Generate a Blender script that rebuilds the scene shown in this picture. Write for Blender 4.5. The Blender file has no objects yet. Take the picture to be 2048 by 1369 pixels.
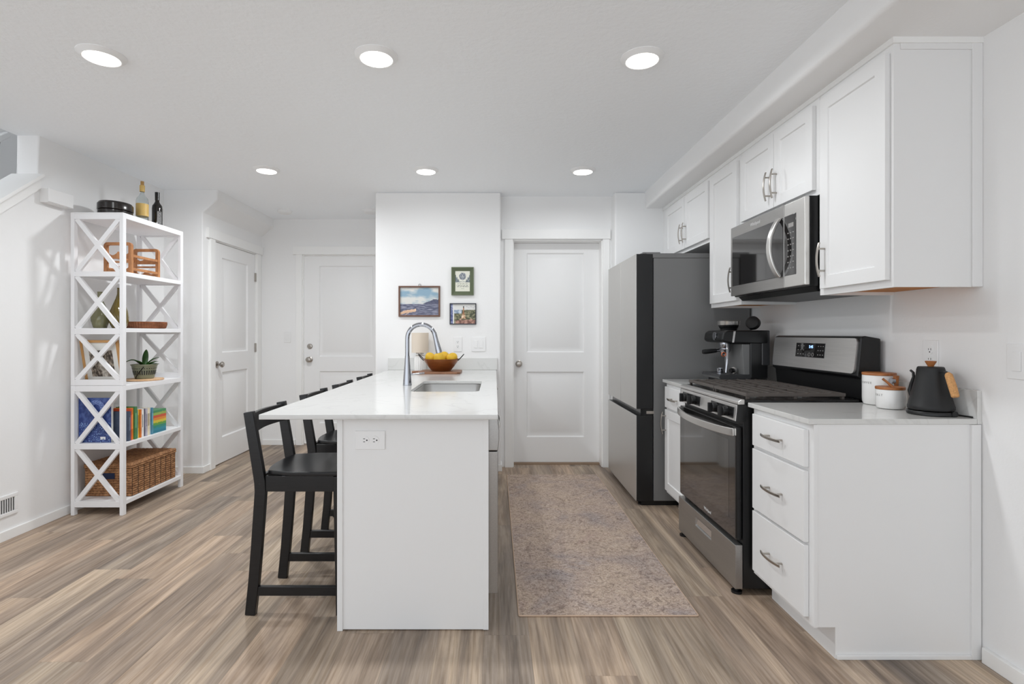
import bpy, bmesh, math, random
from mathutils import Vector, Matrix, noise as mnoise
random.seed(7)
C = bpy.context.scene.collection
SC = bpy.context.scene
R = math.radians

# ------------------------------------------------------------------ camera, light, exposure
F = 1065.0            # focal length in pixels of the 2048 wide frame
CAMH = 1.21
cam_d = bpy.data.cameras.new('camera')
cam = bpy.data.objects.new('camera', cam_d)
C.objects.link(cam)
cam.location = (0, 0, CAMH)
cam.rotation_euler = (R(90), 0, 0)
cam_d.sensor_width = 36
cam_d.lens = F / 2048 * 36
cam_d.shift_x = 34 / 2048
cam_d.shift_y = -17.5 / 2048
cam_d.clip_start = 0.05
SC.camera = cam

SC.view_settings.view_transform = 'Standard'
SC.view_settings.look = 'None'
SC.view_settings.gamma = 1
SC.view_settings.use_curve_mapping = False
SC.view_settings.exposure = 0.63
SC.cycles.use_denoising = True
SC.cycles.max_bounces = 14
SC.cycles.diffuse_bounces = 10

world = bpy.data.worlds.new('daylight')
SC.world = world
world.use_nodes = True
bgn = world.node_tree.nodes['Background']
bgn.inputs[0].default_value = (0.90, 0.95, 1.0, 1)
bgn.inputs[1].default_value = 1.12        # soft daylight reaching in from the open living room behind the camera
LAMP_W = 8.0                             # each recessed ceiling lamp
LAMP_COL = (0.95, 0.98, 1.0)


# ------------------------------------------------------------------ materials
def lin(r, g, b):
    f = lambda v: (v / 255 / 12.92) if v / 255 <= 0.04045 else ((v / 255 + 0.055) / 1.055) ** 2.4
    return (f(r), f(g), f(b), 1)


def mat(name, rgb, rough=0.5, metal=0.0, bump=0, bscale=40, coat=0, vary=0, vscale=6, stretch=None, trans=0, ior=1.45, emit=0, spec=0.5, aniso=0):
    m = bpy.data.materials.new(name)
    m.use_nodes = True
    nt = m.node_tree
    b = nt.nodes['Principled BSDF']
    col = lin(*rgb)
    b.inputs['Base Color'].default_value = col
    b.inputs['Roughness'].default_value = rough
    b.inputs['Metallic'].default_value = metal
    b.inputs['Coat Weight'].default_value = coat
    b.inputs['Coat Roughness'].default_value = 0.08
    b.inputs['Transmission Weight'].default_value = trans
    b.inputs['IOR'].default_value = ior
    b.inputs['Specular IOR Level'].default_value = spec
    if emit:
        b.inputs['Emission Color'].default_value = col
        b.inputs['Emission Strength'].default_value = emit
    if bump or vary:
        tc = nt.nodes.new('ShaderNodeTexCoord')
        mp = nt.nodes.new('ShaderNodeMapping')
        nt.links.new(tc.outputs['Object'], mp.inputs[0])
        if stretch:
            mp.inputs['Scale'].default_value = stretch
    if bump:
        n = nt.nodes.new('ShaderNodeTexNoise')
        n.inputs['Scale'].default_value = bscale
        n.inputs['Detail'].default_value = 3
        bp = nt.nodes.new('ShaderNodeBump')
        bp.inputs['Strength'].default_value = bump
        bp.inputs['Distance'].default_value = 0.01
        nt.links.new(mp.outputs[0], n.inputs['Vector'])
        nt.links.new(n.outputs[0], bp.inputs['Height'])
        nt.links.new(bp.outputs[0], b.inputs['Normal'])
    if vary:
        n2 = nt.nodes.new('ShaderNodeTexNoise')
        n2.inputs['Scale'].default_value = vscale
        n2.inputs['Detail'].default_value = 4
        nt.links.new(mp.outputs[0], n2.inputs['Vector'])
        r = nt.nodes.new('ShaderNodeValToRGB')
        r.color_ramp.elements[0].position = 0.3
        r.color_ramp.elements[1].position = 0.72
        r.color_ramp.elements[0].color = tuple(max(0, c * (1 - vary)) for c in col[:3]) + (1,)
        r.color_ramp.elements[1].color = tuple(min(1, c * (1 + vary)) for c in col[:3]) + (1,)
        nt.links.new(n2.outputs[0], r.inputs[0])
        nt.links.new(r.outputs[0], b.inputs['Base Color'])
    return m


def painted(name, rough=0.5, bump=0):
    """material that shows the mesh's own colour attribute (printed pictures, covers, woven strands)"""
    m = bpy.data.materials.new(name)
    m.use_nodes = True
    nt = m.node_tree
    b = nt.nodes['Principled BSDF']
    a = nt.nodes.new('ShaderNodeVertexColor')
    a.layer_name = 'Col'
    nt.links.new(a.outputs[0], b.inputs['Base Color'])
    b.inputs['Roughness'].default_value = rough
    return m


def floor_mat():
    m = bpy.data.materials.new('vinyl_plank')
    m.use_nodes = True
    nt = m.node_tree
    N, L = nt.nodes, nt.links
    b = N['Principled BSDF']

    def math_(op, a, bb=None):
        n = N.new('ShaderNodeMath')
        n.operation = op
        for i, v in enumerate((a, bb)):
            if v is None:
                continue
            if isinstance(v, (int, float)):
                n.inputs[i].default_value = v
            else:
                L.new(v, n.inputs[i])
        return n.outputs[0]
    tc = N.new('ShaderNodeTexCoord')
    sp = N.new('ShaderNodeSeparateXYZ')
    L.new(tc.outputs['Object'], sp.inputs[0])
    x, y = sp.outputs[0], sp.outputs[1]
    u = math_('DIVIDE', math_('ADD', x, 0.045), 0.182)
    row = math_('FLOOR', u)
    fu = math_('FRACT', u)
    wn = N.new('ShaderNodeTexWhiteNoise')
    wn.noise_dimensions = '1D'
    L.new(row, wn.inputs['W'])
    v = math_('ADD', math_('DIVIDE', y, 1.22), math_('MULTIPLY', wn.outputs[0], 7.3))
    colr = math_('FLOOR', v)
    fv = math_('FRACT', v)
    wn2 = N.new('ShaderNodeTexWhiteNoise')
    wn2.noise_dimensions = '2D'
    cv = N.new('ShaderNodeCombineXYZ')
    L.new(row, cv.inputs[0]); L.new(colr, cv.inputs[1])
    L.new(cv.outputs[0], wn2.inputs['Vector'])
    rnd = wn2.outputs[0]
    # streaky grain, shifted from plank to plank
    cg = N.new('ShaderNodeCombineXYZ')
    L.new(math_('ADD', math_('MULTIPLY', x, 7.5), math_('MULTIPLY', rnd, 37.0)), cg.inputs[0])
    L.new(math_('ADD', math_('MULTIPLY', y, 0.62), math_('MULTIPLY', rnd, 91.0)), cg.inputs[1])
    n1 = N.new('ShaderNodeTexNoise'); n1.inputs['Scale'].default_value = 1.0; n1.inputs['Detail'].default_value = 6; n1.inputs['Roughness'].default_value = 0.62; n1.inputs['Distortion'].default_value = 0.9
    L.new(cg.outputs[0], n1.inputs['Vector'])
    cg2 = N.new('ShaderNodeCombineXYZ')
    L.new(math_('ADD', math_('MULTIPLY', x, 95.0), math_('MULTIPLY', rnd, 17.0)), cg2.inputs[0])
    L.new(math_('ADD', math_('MULTIPLY', y, 3.2), math_('MULTIPLY', rnd, 53.0)), cg2.inputs[1])
    n2 = N.new('ShaderNodeTexNoise'); n2.inputs['Scale'].default_value = 1.0; n2.inputs['Detail'].default_value = 4; n2.inputs['Distortion'].default_value = 0.35
    L.new(cg2.outputs[0], n2.inputs['Vector'])
    ramp = N.new('ShaderNodeValToRGB')
    e = ramp.color_ramp.elements
    e[0].position = 0.33; e[0].color = lin(140, 128, 118)
    e[1].position = 0.68; e[1].color = lin(222, 204, 184)
    k = e.new(0.44); k.color = lin(168, 154, 141)
    k = e.new(0.54); k.color = lin(193, 177, 161)
    L.new(n1.outputs[0], ramp.inputs[0])
    tone = N.new('ShaderNodeValToRGB')
    t = tone.color_ramp.elements
    t[0].color = lin(212, 212, 213); t[1].color = lin(255, 250, 243)
    k = t.new(0.35); k.color = lin(250, 240, 232)
    k = t.new(0.7); k.color = lin(226, 224, 220)
    L.new(rnd, tone.inputs[0])
    mx = N.new('ShaderNodeMixRGB'); mx.blend_type = 'MULTIPLY'; mx.inputs[0].default_value = 1
    L.new(ramp.outputs[0], mx.inputs[1]); L.new(tone.outputs[0], mx.inputs[2])
    fine = N.new('ShaderNodeValToRGB')
    fine.color_ramp.elements[0].position = 0.3; fine.color_ramp.elements[0].color = lin(214, 208, 200)
    fine.color_ramp.elements[1].position = 0.62; fine.color_ramp.elements[1].color = (1, 1, 1, 1)
    L.new(n2.outputs[0], fine.inputs[0])
    mx2 = N.new('ShaderNodeMixRGB'); mx2.blend_type = 'MULTIPLY'; mx2.inputs[0].default_value = 1
    L.new(mx.outputs[0], mx2.inputs[1]); L.new(fine.outputs[0], mx2.inputs[2])
    # thin joints between planks
    ed = math_('MINIMUM', math_('MULTIPLY', math_('MINIMUM', fu, math_('SUBTRACT', 1.0, fu)), 0.182),
               math_('MULTIPLY', math_('MINIMUM', fv, math_('SUBTRACT', 1.0, fv)), 1.22))
    seam = math_('LESS_THAN', ed, 0.0008)
    mx3 = N.new('ShaderNodeMixRGB'); mx3.blend_type = 'MULTIPLY'
    L.new(math_('MULTIPLY', seam, 0.35), mx3.inputs[0])
    L.new(mx2.outputs[0], mx3.inputs[1]); mx3.inputs[2].default_value = (0.4, 0.35, 0.3, 1)
    L.new(mx3.outputs[0], b.inputs['Base Color'])
    b.inputs['Roughness'].default_value = 0.5
    b.inputs['Specular IOR Level'].default_value = 0.35
    bp = N.new('ShaderNodeBump'); bp.inputs['Strength'].default_value = 0.12; bp.inputs['Distance'].default_value = 0.002
    L.new(n2.outputs[0], bp.inputs['Height']); L.new(bp.outputs[0], b.inputs['Normal'])
    return m


def rug_mat():
    m = bpy.data.materials.new('faded_rug_pile')
    m.use_nodes = True
    nt = m.node_tree
    N, L = nt.nodes, nt.links
    b = N['Principled BSDF']
    tc = N.new('ShaderNodeTexCoord')
    def nz(sc, det, dist, rough=0.6):
        n = N.new('ShaderNodeTexNoise')
        n.inputs['Scale'].default_value = sc; n.inputs['Detail'].default_value = det; n.inputs['Distortion'].default_value = dist; n.inputs['Roughness'].default_value = rough
        L.new(tc.outputs['Object'], n.inputs['Vector'])
        return n.outputs[0]
    def ramp(f, *st):
        r = N.new('ShaderNodeValToRGB')
        e = r.color_ramp.elements
        e[0].position, e[0].color = st[0][0], lin(*st[0][1])
        e[1].position, e[1].color = st[-1][0], lin(*st[-1][1])
        for p, c in st[1:-1]:
            k = e.new(p); k.color = lin(*c)
        L.new(f, r.inputs[0])
        return r.outputs[0]
    def mix(a, bb, fac, mode='MULTIPLY'):
        x = N.new('ShaderNodeMixRGB'); x.blend_type = mode
        if isinstance(fac, float): x.inputs[0].default_value = fac
        else: L.new(fac, x.inputs[0])
        L.new(a, x.inputs[1]); L.new(bb, x.inputs[2])
        return x.outputs[0]
    base = ramp(nz(2.6, 3, 0.6), (0.3, (190, 183, 183)), (0.45, (212, 197, 187)), (0.58, (222, 206, 191)), (0.72, (210, 191, 181)))
    scroll = ramp(nz(13, 4, 3.0), (0.40, (200, 195, 193)), (0.47, (255, 253, 250)), (0.53, (222, 214, 210)), (0.60, (255, 255, 255)))
    vine = ramp(nz(34, 3, 2.4), (0.40, (200, 194, 192)), (0.5, (255, 255, 255)), (0.62, (226, 220, 218)))
    wear = ramp(nz(90, 4, 0.5, 0.8), (0.3, (190, 184, 182)), (0.52, (250, 248, 246)), (0.8, (255, 255, 255)))
    c = mix(mix(mix(base, scroll, 0.8), vine, 0.8), wear, 0.9)
    L.new(c, b.inputs['Base Color'])
    b.inputs['Roughness'].default_value = 0.95
    b.inputs['Specular IOR Level'].default_value = 0.1
    bp = N.new('ShaderNodeBump'); bp.inputs['Strength'].default_value = 0.4; bp.inputs['Distance'].default_value = 0.004
    L.new(nz(400, 2, 0), bp.inputs['Height']); L.new(bp.outputs[0], b.inputs['Normal'])
    return m


def quartz_mat():
    m = mat('white_quartz', (214, 214, 212), rough=0.16, coat=0.3)
    nt = m.node_tree
    N, L = nt.nodes, nt.links
    tc = N.new('ShaderNodeTexCoord')
    n = N.new('ShaderNodeTexNoise'); n.inputs['Scale'].default_value = 2.2; n.inputs['Detail'].default_value = 6; n.inputs['Distortion'].default_value = 1.2
    L.new(tc.outputs['Object'], n.inputs['Vector'])
    r = N.new('ShaderNodeValToRGB')
    e = r.color_ramp.elements
    e[0].position = 0.485; e[0].color = lin(214, 214, 212)
    e[1].position = 0.515; e[1].color = lin(214, 214, 212)
    k = e.new(0.5); k.color = lin(207, 207, 205)
    L.new(n.outputs[0], r.inputs[0]); L.new(r.outputs[0], N['Principled BSDF'].inputs['Base Color'])
    return m


def wood_mat(name, dark, light, sc=(4, 40, 40), rough=0.45):
    m = mat(name, light, rough=rough)
    nt = m.node_tree
    N, L = nt.nodes, nt.links
    tc = N.new('ShaderNodeTexCoord'); mp = N.new('ShaderNodeMapping')
    mp.inputs['Scale'].default_value = sc
    L.new(tc.outputs['Object'], mp.inputs[0])
    n = N.new('ShaderNodeTexNoise'); n.inputs['Scale'].default_value = 1; n.inputs['Detail'].default_value = 5; n.inputs['Distortion'].default_value = 0.8
    L.new(mp.outputs[0], n.inputs['Vector'])
    r = N.new('ShaderNodeValToRGB')
    r.color_ramp.elements[0].position = 0.3; r.color_ramp.elements[0].color = lin(*dark)
    r.color_ramp.elements[1].position = 0.7; r.color_ramp.elements[1].color = lin(*light)
    L.new(n.outputs[0], r.inputs[0]); L.new(r.outputs[0], N['Principled BSDF'].inputs['Base Color'])
    return m


WALL = mat('wall_paint', (239, 239, 239), rough=0.6, bump=0.05, bscale=90, spec=0.3)
CEIL = mat('ceiling_paint', (247, 250, 253), rough=0.85, bump=0.28, bscale=38, spec=0.2)
TRIM = mat('trim_paint', (241, 241, 240), rough=0.4)
DOORW = mat('door_paint', (238, 238, 238), rough=0.42)
CAB = mat('cabinet_white', (233, 233, 233), rough=0.38)
PLY = mat('orange_plywood', (196, 128, 58), rough=0.6, vary=0.12, vscale=8, stretch=(2, 12, 2))
FLOOR = floor_mat()
RUG = rug_mat()
RUGEDGE = mat('rug_binding', (198, 172, 150), rough=0.9)
QUARTZ = quartz_mat()
NICKEL = mat('brushed_nickel', (178, 172, 165), rough=0.28, metal=1)
STEEL = mat('stainless_steel', (206, 204, 202), rough=0.3, metal=0.8, vary=0.05, vscale=3, stretch=(60, 2, 60))
STEELM = mat('mid_stainless', (166, 164, 162), rough=0.3, metal=0.85, vary=0.05, vscale=3, stretch=(60, 2, 60))
SINKST = mat('sink_steel', (205, 204, 202), rough=0.34, metal=1)
STEELB = mat('bright_stainless', (215, 213, 210), rough=0.27, metal=0.9)
FRONT = mat('fridge_steel', (196, 194, 191), rough=0.36, metal=0.7)
FSIDE = mat('fridge_grey_side', (118, 118, 118), rough=0.5)
CHROME = mat('chrome', (176, 178, 184), rough=0.06, metal=1)
BLACKP = mat('black_plastic', (24, 24, 25), rough=0.35)
BLACKE = mat('black_enamel', (20, 20, 21), rough=0.2)
IRON = mat('cast_iron', (82, 76, 72), rough=0.42)
GLASSW = mat('oven_window_glass', (44, 42, 41), rough=0.04, coat=0.8, spec=0.9)
SMOKEP = mat('smoked_plastic', (62, 62, 64), rough=0.25)
GLASSB = mat('black_glass', (26, 24, 24), rough=0.04, coat=0.6, spec=0.9)
STOOL = mat('black_stained_wood', (25, 25, 27), rough=0.3, vary=0.2, vscale=5, stretch=(3, 30, 30))
SHELFW = mat('white_shelf_paint', (238, 238, 240), rough=0.45)
PLATE = mat('white_plate', (236, 236, 236), rough=0.3)
SLOT = mat('dark_slot', (40, 40, 42), rough=0.6)
LENS = mat('lamp_lens', (255, 252, 246), rough=0.4, emit=3.0)
RING = mat('lamp_ring', (238, 238, 238), rough=0.4)
COPPER = mat('copper_bowl', (134, 78, 38), rough=0.3, metal=0.45, vary=0.18, vscale=5, stretch=(2, 2, 14))
WIRE = mat('dark_wire', (40, 37, 36), rough=0.4, metal=0.6)
QUINCE = mat('quince_skin', (220, 178, 46), rough=0.5, vary=0.18, vscale=9)
STEM = mat('stem_brown', (92, 62, 34), rough=0.8)
SHADE = mat('linen_shade', (218, 206, 191), rough=0.9)
CERAM = mat('white_ceramic', (232, 231, 229), rough=0.25, coat=0.3)
BOARD = wood_mat('cutting_board_wood', (124, 84, 60), (152, 108, 80), (6, 60, 30))
TEAK = wood_mat('teak', (158, 104, 64), (196, 140, 94), (20, 20, 8))
LIDW = wood_mat('acacia_lid', (140, 82, 42), (176, 112, 62), (40, 6, 30))
CORK = mat('cork', (200, 150, 98), rough=0.8, vary=0.2, vscale=160)
WALNUT = wood_mat('walnut_tray', (104, 60, 36), (150, 92, 58), (12, 12, 40))
LIGHTW = wood_mat('light_wood', (204, 164, 124), (224, 188, 150), (8, 50, 30))
DARKBOX = mat('dark_lacquer', (32, 27, 25), rough=0.22, vary=0.3, vscale=6)
CLEARG = mat('clear_glass', (238, 242, 242), rough=0.02, trans=1.0)
GOLD = mat('gold_label', (206, 172, 100), rough=0.45, vary=0.12, vscale=20)
CORKW = mat('bottle_cork', (176, 138, 84), rough=0.7)
DARKG = mat('dark_bottle_glass', (22, 19, 16), rough=0.08, spec=0.7)
SMOKE_G = mat('grey_green_glass', (122, 120, 88), rough=0.08, coat=0.5)
AMBER_G = mat('olive_amber_glass', (98, 82, 22), rough=0.06, coat=0.6, bump=0.25, bscale=30)
POT = mat('sage_glaze', (130, 134, 112), rough=0.35)
LEAF = mat('orchid_leaf', (50, 92, 38), rough=0.35, vary=0.3, vscale=10)
GREENF = mat('green_frame', (98, 108, 82), rough=0.5)
BROWNF = mat('brown_frame', (110, 80, 66), rough=0.5)
BLACKF = mat('slate_frame', (58, 60, 68), rough=0.45)
OAKF = mat('honey_oak_frame', (188, 142, 88), rough=0.45)
MATB = mat('picture_mat', (228, 228, 224), rough=0.8)
CHARC = mat('matte_black_kettle', (27, 27, 28), rough=0.5)
LETTER = mat('grey_lettering', (150, 148, 146), rough=0.7)
SILVL = mat('silver_lettering', (228, 228, 228), rough=0.3)
BLUEL = mat('blue_display', (150, 190, 255), rough=0.4, emit=1.6)
PRINT = painted('printed_picture', 0.55)
COVER = painted('printed_cover', 0.4)
WEAVE = painted('woven_seagrass', 0.8)
NAVY = mat('navy_lining', (38, 48, 78), rough=0.9)
COPR = mat('copper_ring', (190, 110, 80), rough=0.3, metal=0.8)
CLIN = mat('white_cord', (225, 225, 225), rough=0.5)


# ------------------------------------------------------------------ mesh helpers
class M:
    def __init__(s):
        s.bm = bmesh.new()

    def face(s, pts):
        return s.bm.faces.new([s.bm.verts.new(p) for p in pts])

    def box(s, x0, x1, y0, y1, z0, z1):
        return s.hexa([(x0, y0, z0), (x1, y0, z0), (x1, y1, z0), (x0, y1, z0), (x0, y0, z1), (x1, y0, z1), (x1, y1, z1), (x0, y1, z1)])

    def hexa(s, p):
        v = [s.bm.verts.new(q) for q in p]
        for f in ((0, 3, 2, 1), (4, 5, 6, 7), (0, 1, 5, 4), (1, 2, 6, 5), (2, 3, 7, 6), (3, 0, 4, 7)):
            s.bm.faces.new([v[i] for i in f])
        return s

    def bar(s, p, q, w, t, side=(0, 1, 0)):
        """straight bar p->q, w across `side`, t across the third axis"""
        return s.sweep([p, q], w, t, side)

    def sweep(s, pts, w, t, side):
        pts = [Vector(p) for p in pts]
        sd = Vector(side).normalized()
        rings = []
        for i, p in enumerate(pts):
            a = pts[max(0, i - 1)]
            b = pts[min(len(pts) - 1, i + 1)]
            tg = (b - a).normalized()
            nn = tg.cross(sd).normalized()
            s2 = nn.cross(tg).normalized()
            wi = w[i] if isinstance(w, (list, tuple)) else w
            ti = t[i] if isinstance(t, (list, tuple)) else t
            rings.append([s.bm.verts.new(p + s2 * (a_ * wi / 2) + nn * (b_ * ti / 2)) for a_, b_ in ((-1, -1), (1, -1), (1, 1), (-1, 1))])
        for r0, r1 in zip(rings, rings[1:]):
            for k in range(4):
                s.bm.faces.new((r0[k], r0[(k + 1) % 4], r1[(k + 1) % 4], r1[k]))
        s.bm.faces.new(rings[0][::-1])
        s.bm.faces.new(rings[-1])
        return s

    def prism(s, poly, ax, a, b):
        def mk(u, v, w):
            return {'x': (w, u, v), 'y': (u, w, v), 'z': (u, v, w)}[ax]
        A = [s.bm.verts.new(mk(u, v, a)) for u, v in poly]
        B = [s.bm.verts.new(mk(u, v, b)) for u, v in poly]
        n = len(poly)
        s.bm.faces.new(A[::-1])
        s.bm.faces.new(B)
        for i in range(n):
            s.bm.faces.new((A[i], A[(i + 1) % n], B[(i + 1) % n], B[i]))
        return s

    def tube(s, pts, r, n=12, caps=True, closed=False):
        pts = [Vector(p) for p in pts]
        m = len(pts)
        up = Vector((0.13, 0.37, 0.92)).normalized()
        rings = []
        prev = None
        for i, p in enumerate(pts):
            if closed:
                tg = (pts[(i + 1) % m] - pts[i - 1]).normalized()
            else:
                tg = (pts[min(m - 1, i + 1)] - pts[max(0, i - 1)]).normalized()
            if prev is None:
                nn = tg.cross(up)
                if nn.length < 1e-3:
                    nn = tg.cross(Vector((1, 0, 0)))
                nn.normalize()
            else:
                nn = (prev - tg * prev.dot(tg)).normalized()
            prev = nn
            bn = tg.cross(nn)
            ri = r[i] if isinstance(r, (list, tuple)) else r
            rings.append([s.bm.verts.new(p + nn * (ri * math.cos(2 * math.pi * k / n)) + bn * (ri * math.sin(2 * math.pi * k / n))) for k in range(n)])
        pairs = list(zip(rings, rings[1:])) + ([(rings[-1], rings[0])] if closed else [])
        for r0, r1 in pairs:
            for k in range(n):
                s.bm.faces.new((r0[k], r0[(k + 1) % n], r1[(k + 1) % n], r1[k]))
        if caps and not closed:
            s.bm.faces.new(rings[0][::-1])
            s.bm.faces.new(rings[-1])
        return s

    def cyl(s, p, q, r, r2=None, n=24):
        return s.tube([p, q], [r, r if r2 is None else r2], n)

    def lathe(s, prof, c, n=40, axis='z', sx=1, sy=1, rot=0, ribs=0, rib=0):
        cx, cy, cz = c
        rings = []
        for r, h in prof:
            ring = []
            for k in range(n):
                t = 2 * math.pi * k / n + rot
                rr = max(r, 1e-5) * (1 + (rib * math.cos(ribs * t) if ribs else 0))
                a, b = rr * math.cos(t) * sx, rr * math.sin(t) * sy
                p = {'z': (cx + a, cy + b, cz + h), 'x': (cx + h, cy + a, cz + b), 'y': (cx + a, cy + h, cz + b)}[axis]
                ring.append(s.bm.verts.new(p))
            rings.append(ring)
        for r0, r1 in zip(rings, rings[1:]):
            for k in range(n):
                s.bm.faces.new((r0[k], r0[(k + 1) % n], r1[(k + 1) % n], r1[k]))
        if prof[0][0] > 1e-4:
            s.bm.faces.new(rings[0][::-1])
        if prof[-1][0] > 1e-4:
            s.bm.faces.new(rings[-1])
        return s

    def panelled(s, O, U, V, N, us, vs, panels, t, steps):
        """slab with front face at O, spanned by U,V, normal N; cells of the us x vs grid listed in panels sink by steps [(inset, depth)...]"""
        O, U, V, N = Vector(O), Vector(U), Vector(V), Vector(N)
        P = lambda u, v, d=0: O + U * u + V * v - N * d
        for i in range(len(us) - 1):
            for j in range(len(vs) - 1):
                a, b, c, d = us[i], us[i + 1], vs[j], vs[j + 1]
                if (i, j) not in panels:
                    s.face([P(a, c), P(b, c), P(b, d), P(a, d)])
                    continue
                pi, pd = 0, 0
                for ins, dep in steps:
                    o = [(a + pi, c + pi), (b - pi, c + pi), (b - pi, d - pi), (a + pi, d - pi)]
                    q = [(a + ins, c + ins), (b - ins, c + ins), (b - ins, d - ins), (a + ins, d - ins)]
                    for k in range(4):
                        k2 = (k + 1) % 4
                        s.face([P(*o[k], pd), P(*o[k2], pd), P(*q[k2], dep), P(*q[k], dep)])
                    pi, pd = ins, dep
                s.face([P(a + pi, c + pi, pd), P(b - pi, c + pi, pd), P(b - pi, d - pi, pd), P(a + pi, d - pi, pd)])
        w0, w1, h0, h1 = us[0], us[-1], vs[0], vs[-1]
        s.face([P(w0, h0, t), P(w0, h1, t), P(w1, h1, t), P(w1, h0, t)])
        for side in ('b', 't'):
            v = h0 if side == 'b' else h1
            s.bm.faces.new([s.bm.verts.new(p) for p in [P(u, v) for u in us] + [P(w1, v, t), P(w0, v, t)]])
        for side in ('l', 'r'):
            u = w0 if side == 'l' else w1
            s.bm.faces.new([s.bm.verts.new(p) for p in [P(u, v) for v in vs] + [P(u, h1, t), P(u, h0, t)]])
        bmesh.ops.remove_doubles(s.bm, verts=s.bm.verts, dist=1e-5)
        return s


def world_loc(o):
    v = Vector((0, 0, 0))
    while o is not None:
        v += o.location
        o = o.parent
    return v


def obj(name, m, material, parent=None, bevel=0, seg=2, angle=35, smooth=True, sel=None):
    bm = m.bm
    if parent is not None:
        off = world_loc(parent)
        bmesh.ops.translate(bm, verts=bm.verts, vec=-off)
    bmesh.ops.recalc_face_normals(bm, faces=bm.faces)
    if bevel:
        ed = [e for e in bm.edges if len(e.link_faces) == 2 and e.calc_face_angle(0) > R(30) and (sel is None or sel(e.verts[0].co, e.verts[1].co))]
        bmesh.ops.bevel(bm, geom=ed, offset=bevel, segments=seg, profile=0.5, affect='EDGES', clamp_overlap=True)
    if smooth:
        for f in bm.faces:
            f.smooth = True
        for e in bm.edges:
            if len(e.link_faces) == 2 and e.calc_face_angle(0) > R(angle if not bevel else 50):
                e.smooth = False
    me = bpy.data.meshes.new(name)
    bm.to_mesh(me)
    bm.free()
    me.materials.append(material)
    o = bpy.data.objects.new(name, me)
    C.objects.link(o)
    if parent is not None:
        o.parent = parent
    if bevel:
        w = o.modifiers.new('normals', 'WEIGHTED_NORMAL')
        w.keep_sharp = True
    return o


def tag(o, label=None, cat=None, group=None, kind=None):
    if label: o['label'] = label
    if cat: o['category'] = cat
    if group: o['group'] = group
    if kind: o['kind'] = kind
    return o


def thing(name, label, cat, loc=(0, 0, 0), group=None):
    o = bpy.data.objects.new(name, None)
    C.objects.link(o)
    o.empty_display_size = 0.1
    o.location = loc
    return tag(o, label, cat, group)


def struct(name, m, material, bevel=0, parent=None, **k):
    o = obj(name, m, material, parent, bevel=bevel, **k)
    o['kind'] = 'structure'
    return o


def dup(root, loc, label):
    r = root.copy(); C.objects.link(r); r.location = loc; r['label'] = label
    for ch in list(root.children):
        c = ch.copy(); C.objects.link(c); c.parent = r
        for g in list(ch.children):
            d = g.copy(); C.objects.link(d); d.parent = c
    return r


def grid(m, O, U, V, nu, nv, colf=None, dispf=None, N=None):
    """fine grid of faces; returns list of colours per face through a bmesh colour layer"""
    O, U, V = Vector(O), Vector(U), Vector(V)
    N = Vector(N) if N is not None else U.cross(V).normalized()
    lay = m.bm.loops.layers.color.get('Col') or m.bm.loops.layers.color.new('Col')
    vs = [[m.bm.verts.new(O + U * (i / nu) + V * (j / nv) + N * (dispf(i / nu, j / nv) if dispf else 0)) for j in range(nv + 1)] for i in range(nu + 1)]
    for i in range(nu):
        for j in range(nv):
            f = m.bm.faces.new((vs[i][j], vs[i + 1][j], vs[i + 1][j + 1], vs[i][j + 1]))
            c = colf((i + 0.5) / nu, (j + 0.5) / nv)
            for l in f.loops:
                l[lay] = (c[0] / 255, c[1] / 255, c[2] / 255, 1)
    return m


def text(name, body, size, fmap, material, parent, spacing=1.0):
    cu = bpy.data.curves.new('tmp_text', 'FONT')
    cu.body = body
    cu.size = size
    cu.align_x = 'CENTER'
    cu.align_y = 'CENTER'
    cu.space_character = spacing
    cu.resolution_u = 3
    o = bpy.data.objects.new('tmp_text', cu)
    C.objects.link(o)
    bpy.context.view_layer.update()
    me = bpy.data.meshes.new_from_object(o.evaluated_get(bpy.context.evaluated_depsgraph_get()))
    bpy.data.objects.remove(o)
    m = M()
    m.bm.from_mesh(me)
    bpy.data.meshes.remove(me)
    r = bmesh.ops.extrude_face_region(m.bm, geom=list(m.bm.faces))
    for v in [g for g in r['geom'] if isinstance(g, bmesh.types.BMVert)]:
        v.co.z += 0.0006
    for v in m.bm.verts:
        v.co = Vector(fmap(v.co.x, v.co.y, v.co.z))
    return obj(name, m, material, parent, smooth=False)


fbm = lambda x, y, z=0, o=4: mnoise.fractal(Vector((x, y, z)), 1.0, 2.0, o)
def mixc(a, b, t):
    t = max(0, min(1, t))
    return tuple(p + (q - p) * t for p, q in zip(a, b))


# ------------------------------------------------------------------ room shell
H = 2.449
XR, XL = 1.803, -2.86
struct('floor', M().box(-4.0, 2.0, -2.4, 6.0, -0.1, 0), FLOOR)
struct('ceiling', M().box(-2.99, 1.95, -2.4, 6.0, H, H + 0.12), CEIL)
struct('wall_right', M().box(XR, XR + 0.15, -2.4, 6.0, 0, H), WALL)
struct('wall_left', M().prism([(0.57, 0.0), (4.75, 0.0), (4.75, H), (3.335, H), (3.335, 2.175), (0.57, 0.001)], 'x', -3.0, XL), WALL, bevel=0.014, seg=4, sel=lambda a, b: abs(a.y - 3.335) < 1e-4 and abs(b.y - 3.335) < 1e-4 and abs(a.z - b.z) > 0.1)
struct('wall_stairwell', M().box(-4.1, -3.95, 1.0, 6.0, 0, 4.6), WALL)
struct('wall_stairwell_end', M().box(-3.95, -3.0, 5.9, 6.0, 0, 4.6), WALL)
struct('wall_upper_landing', M().box(-2.99, -2.86, -2.4, 6.0, H + 0.12, 4.6), WALL)
struct('ceiling_stairwell', M().box(-4.1, -2.86, 3.4, 6.0, 4.6, 4.7), CEIL)
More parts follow.
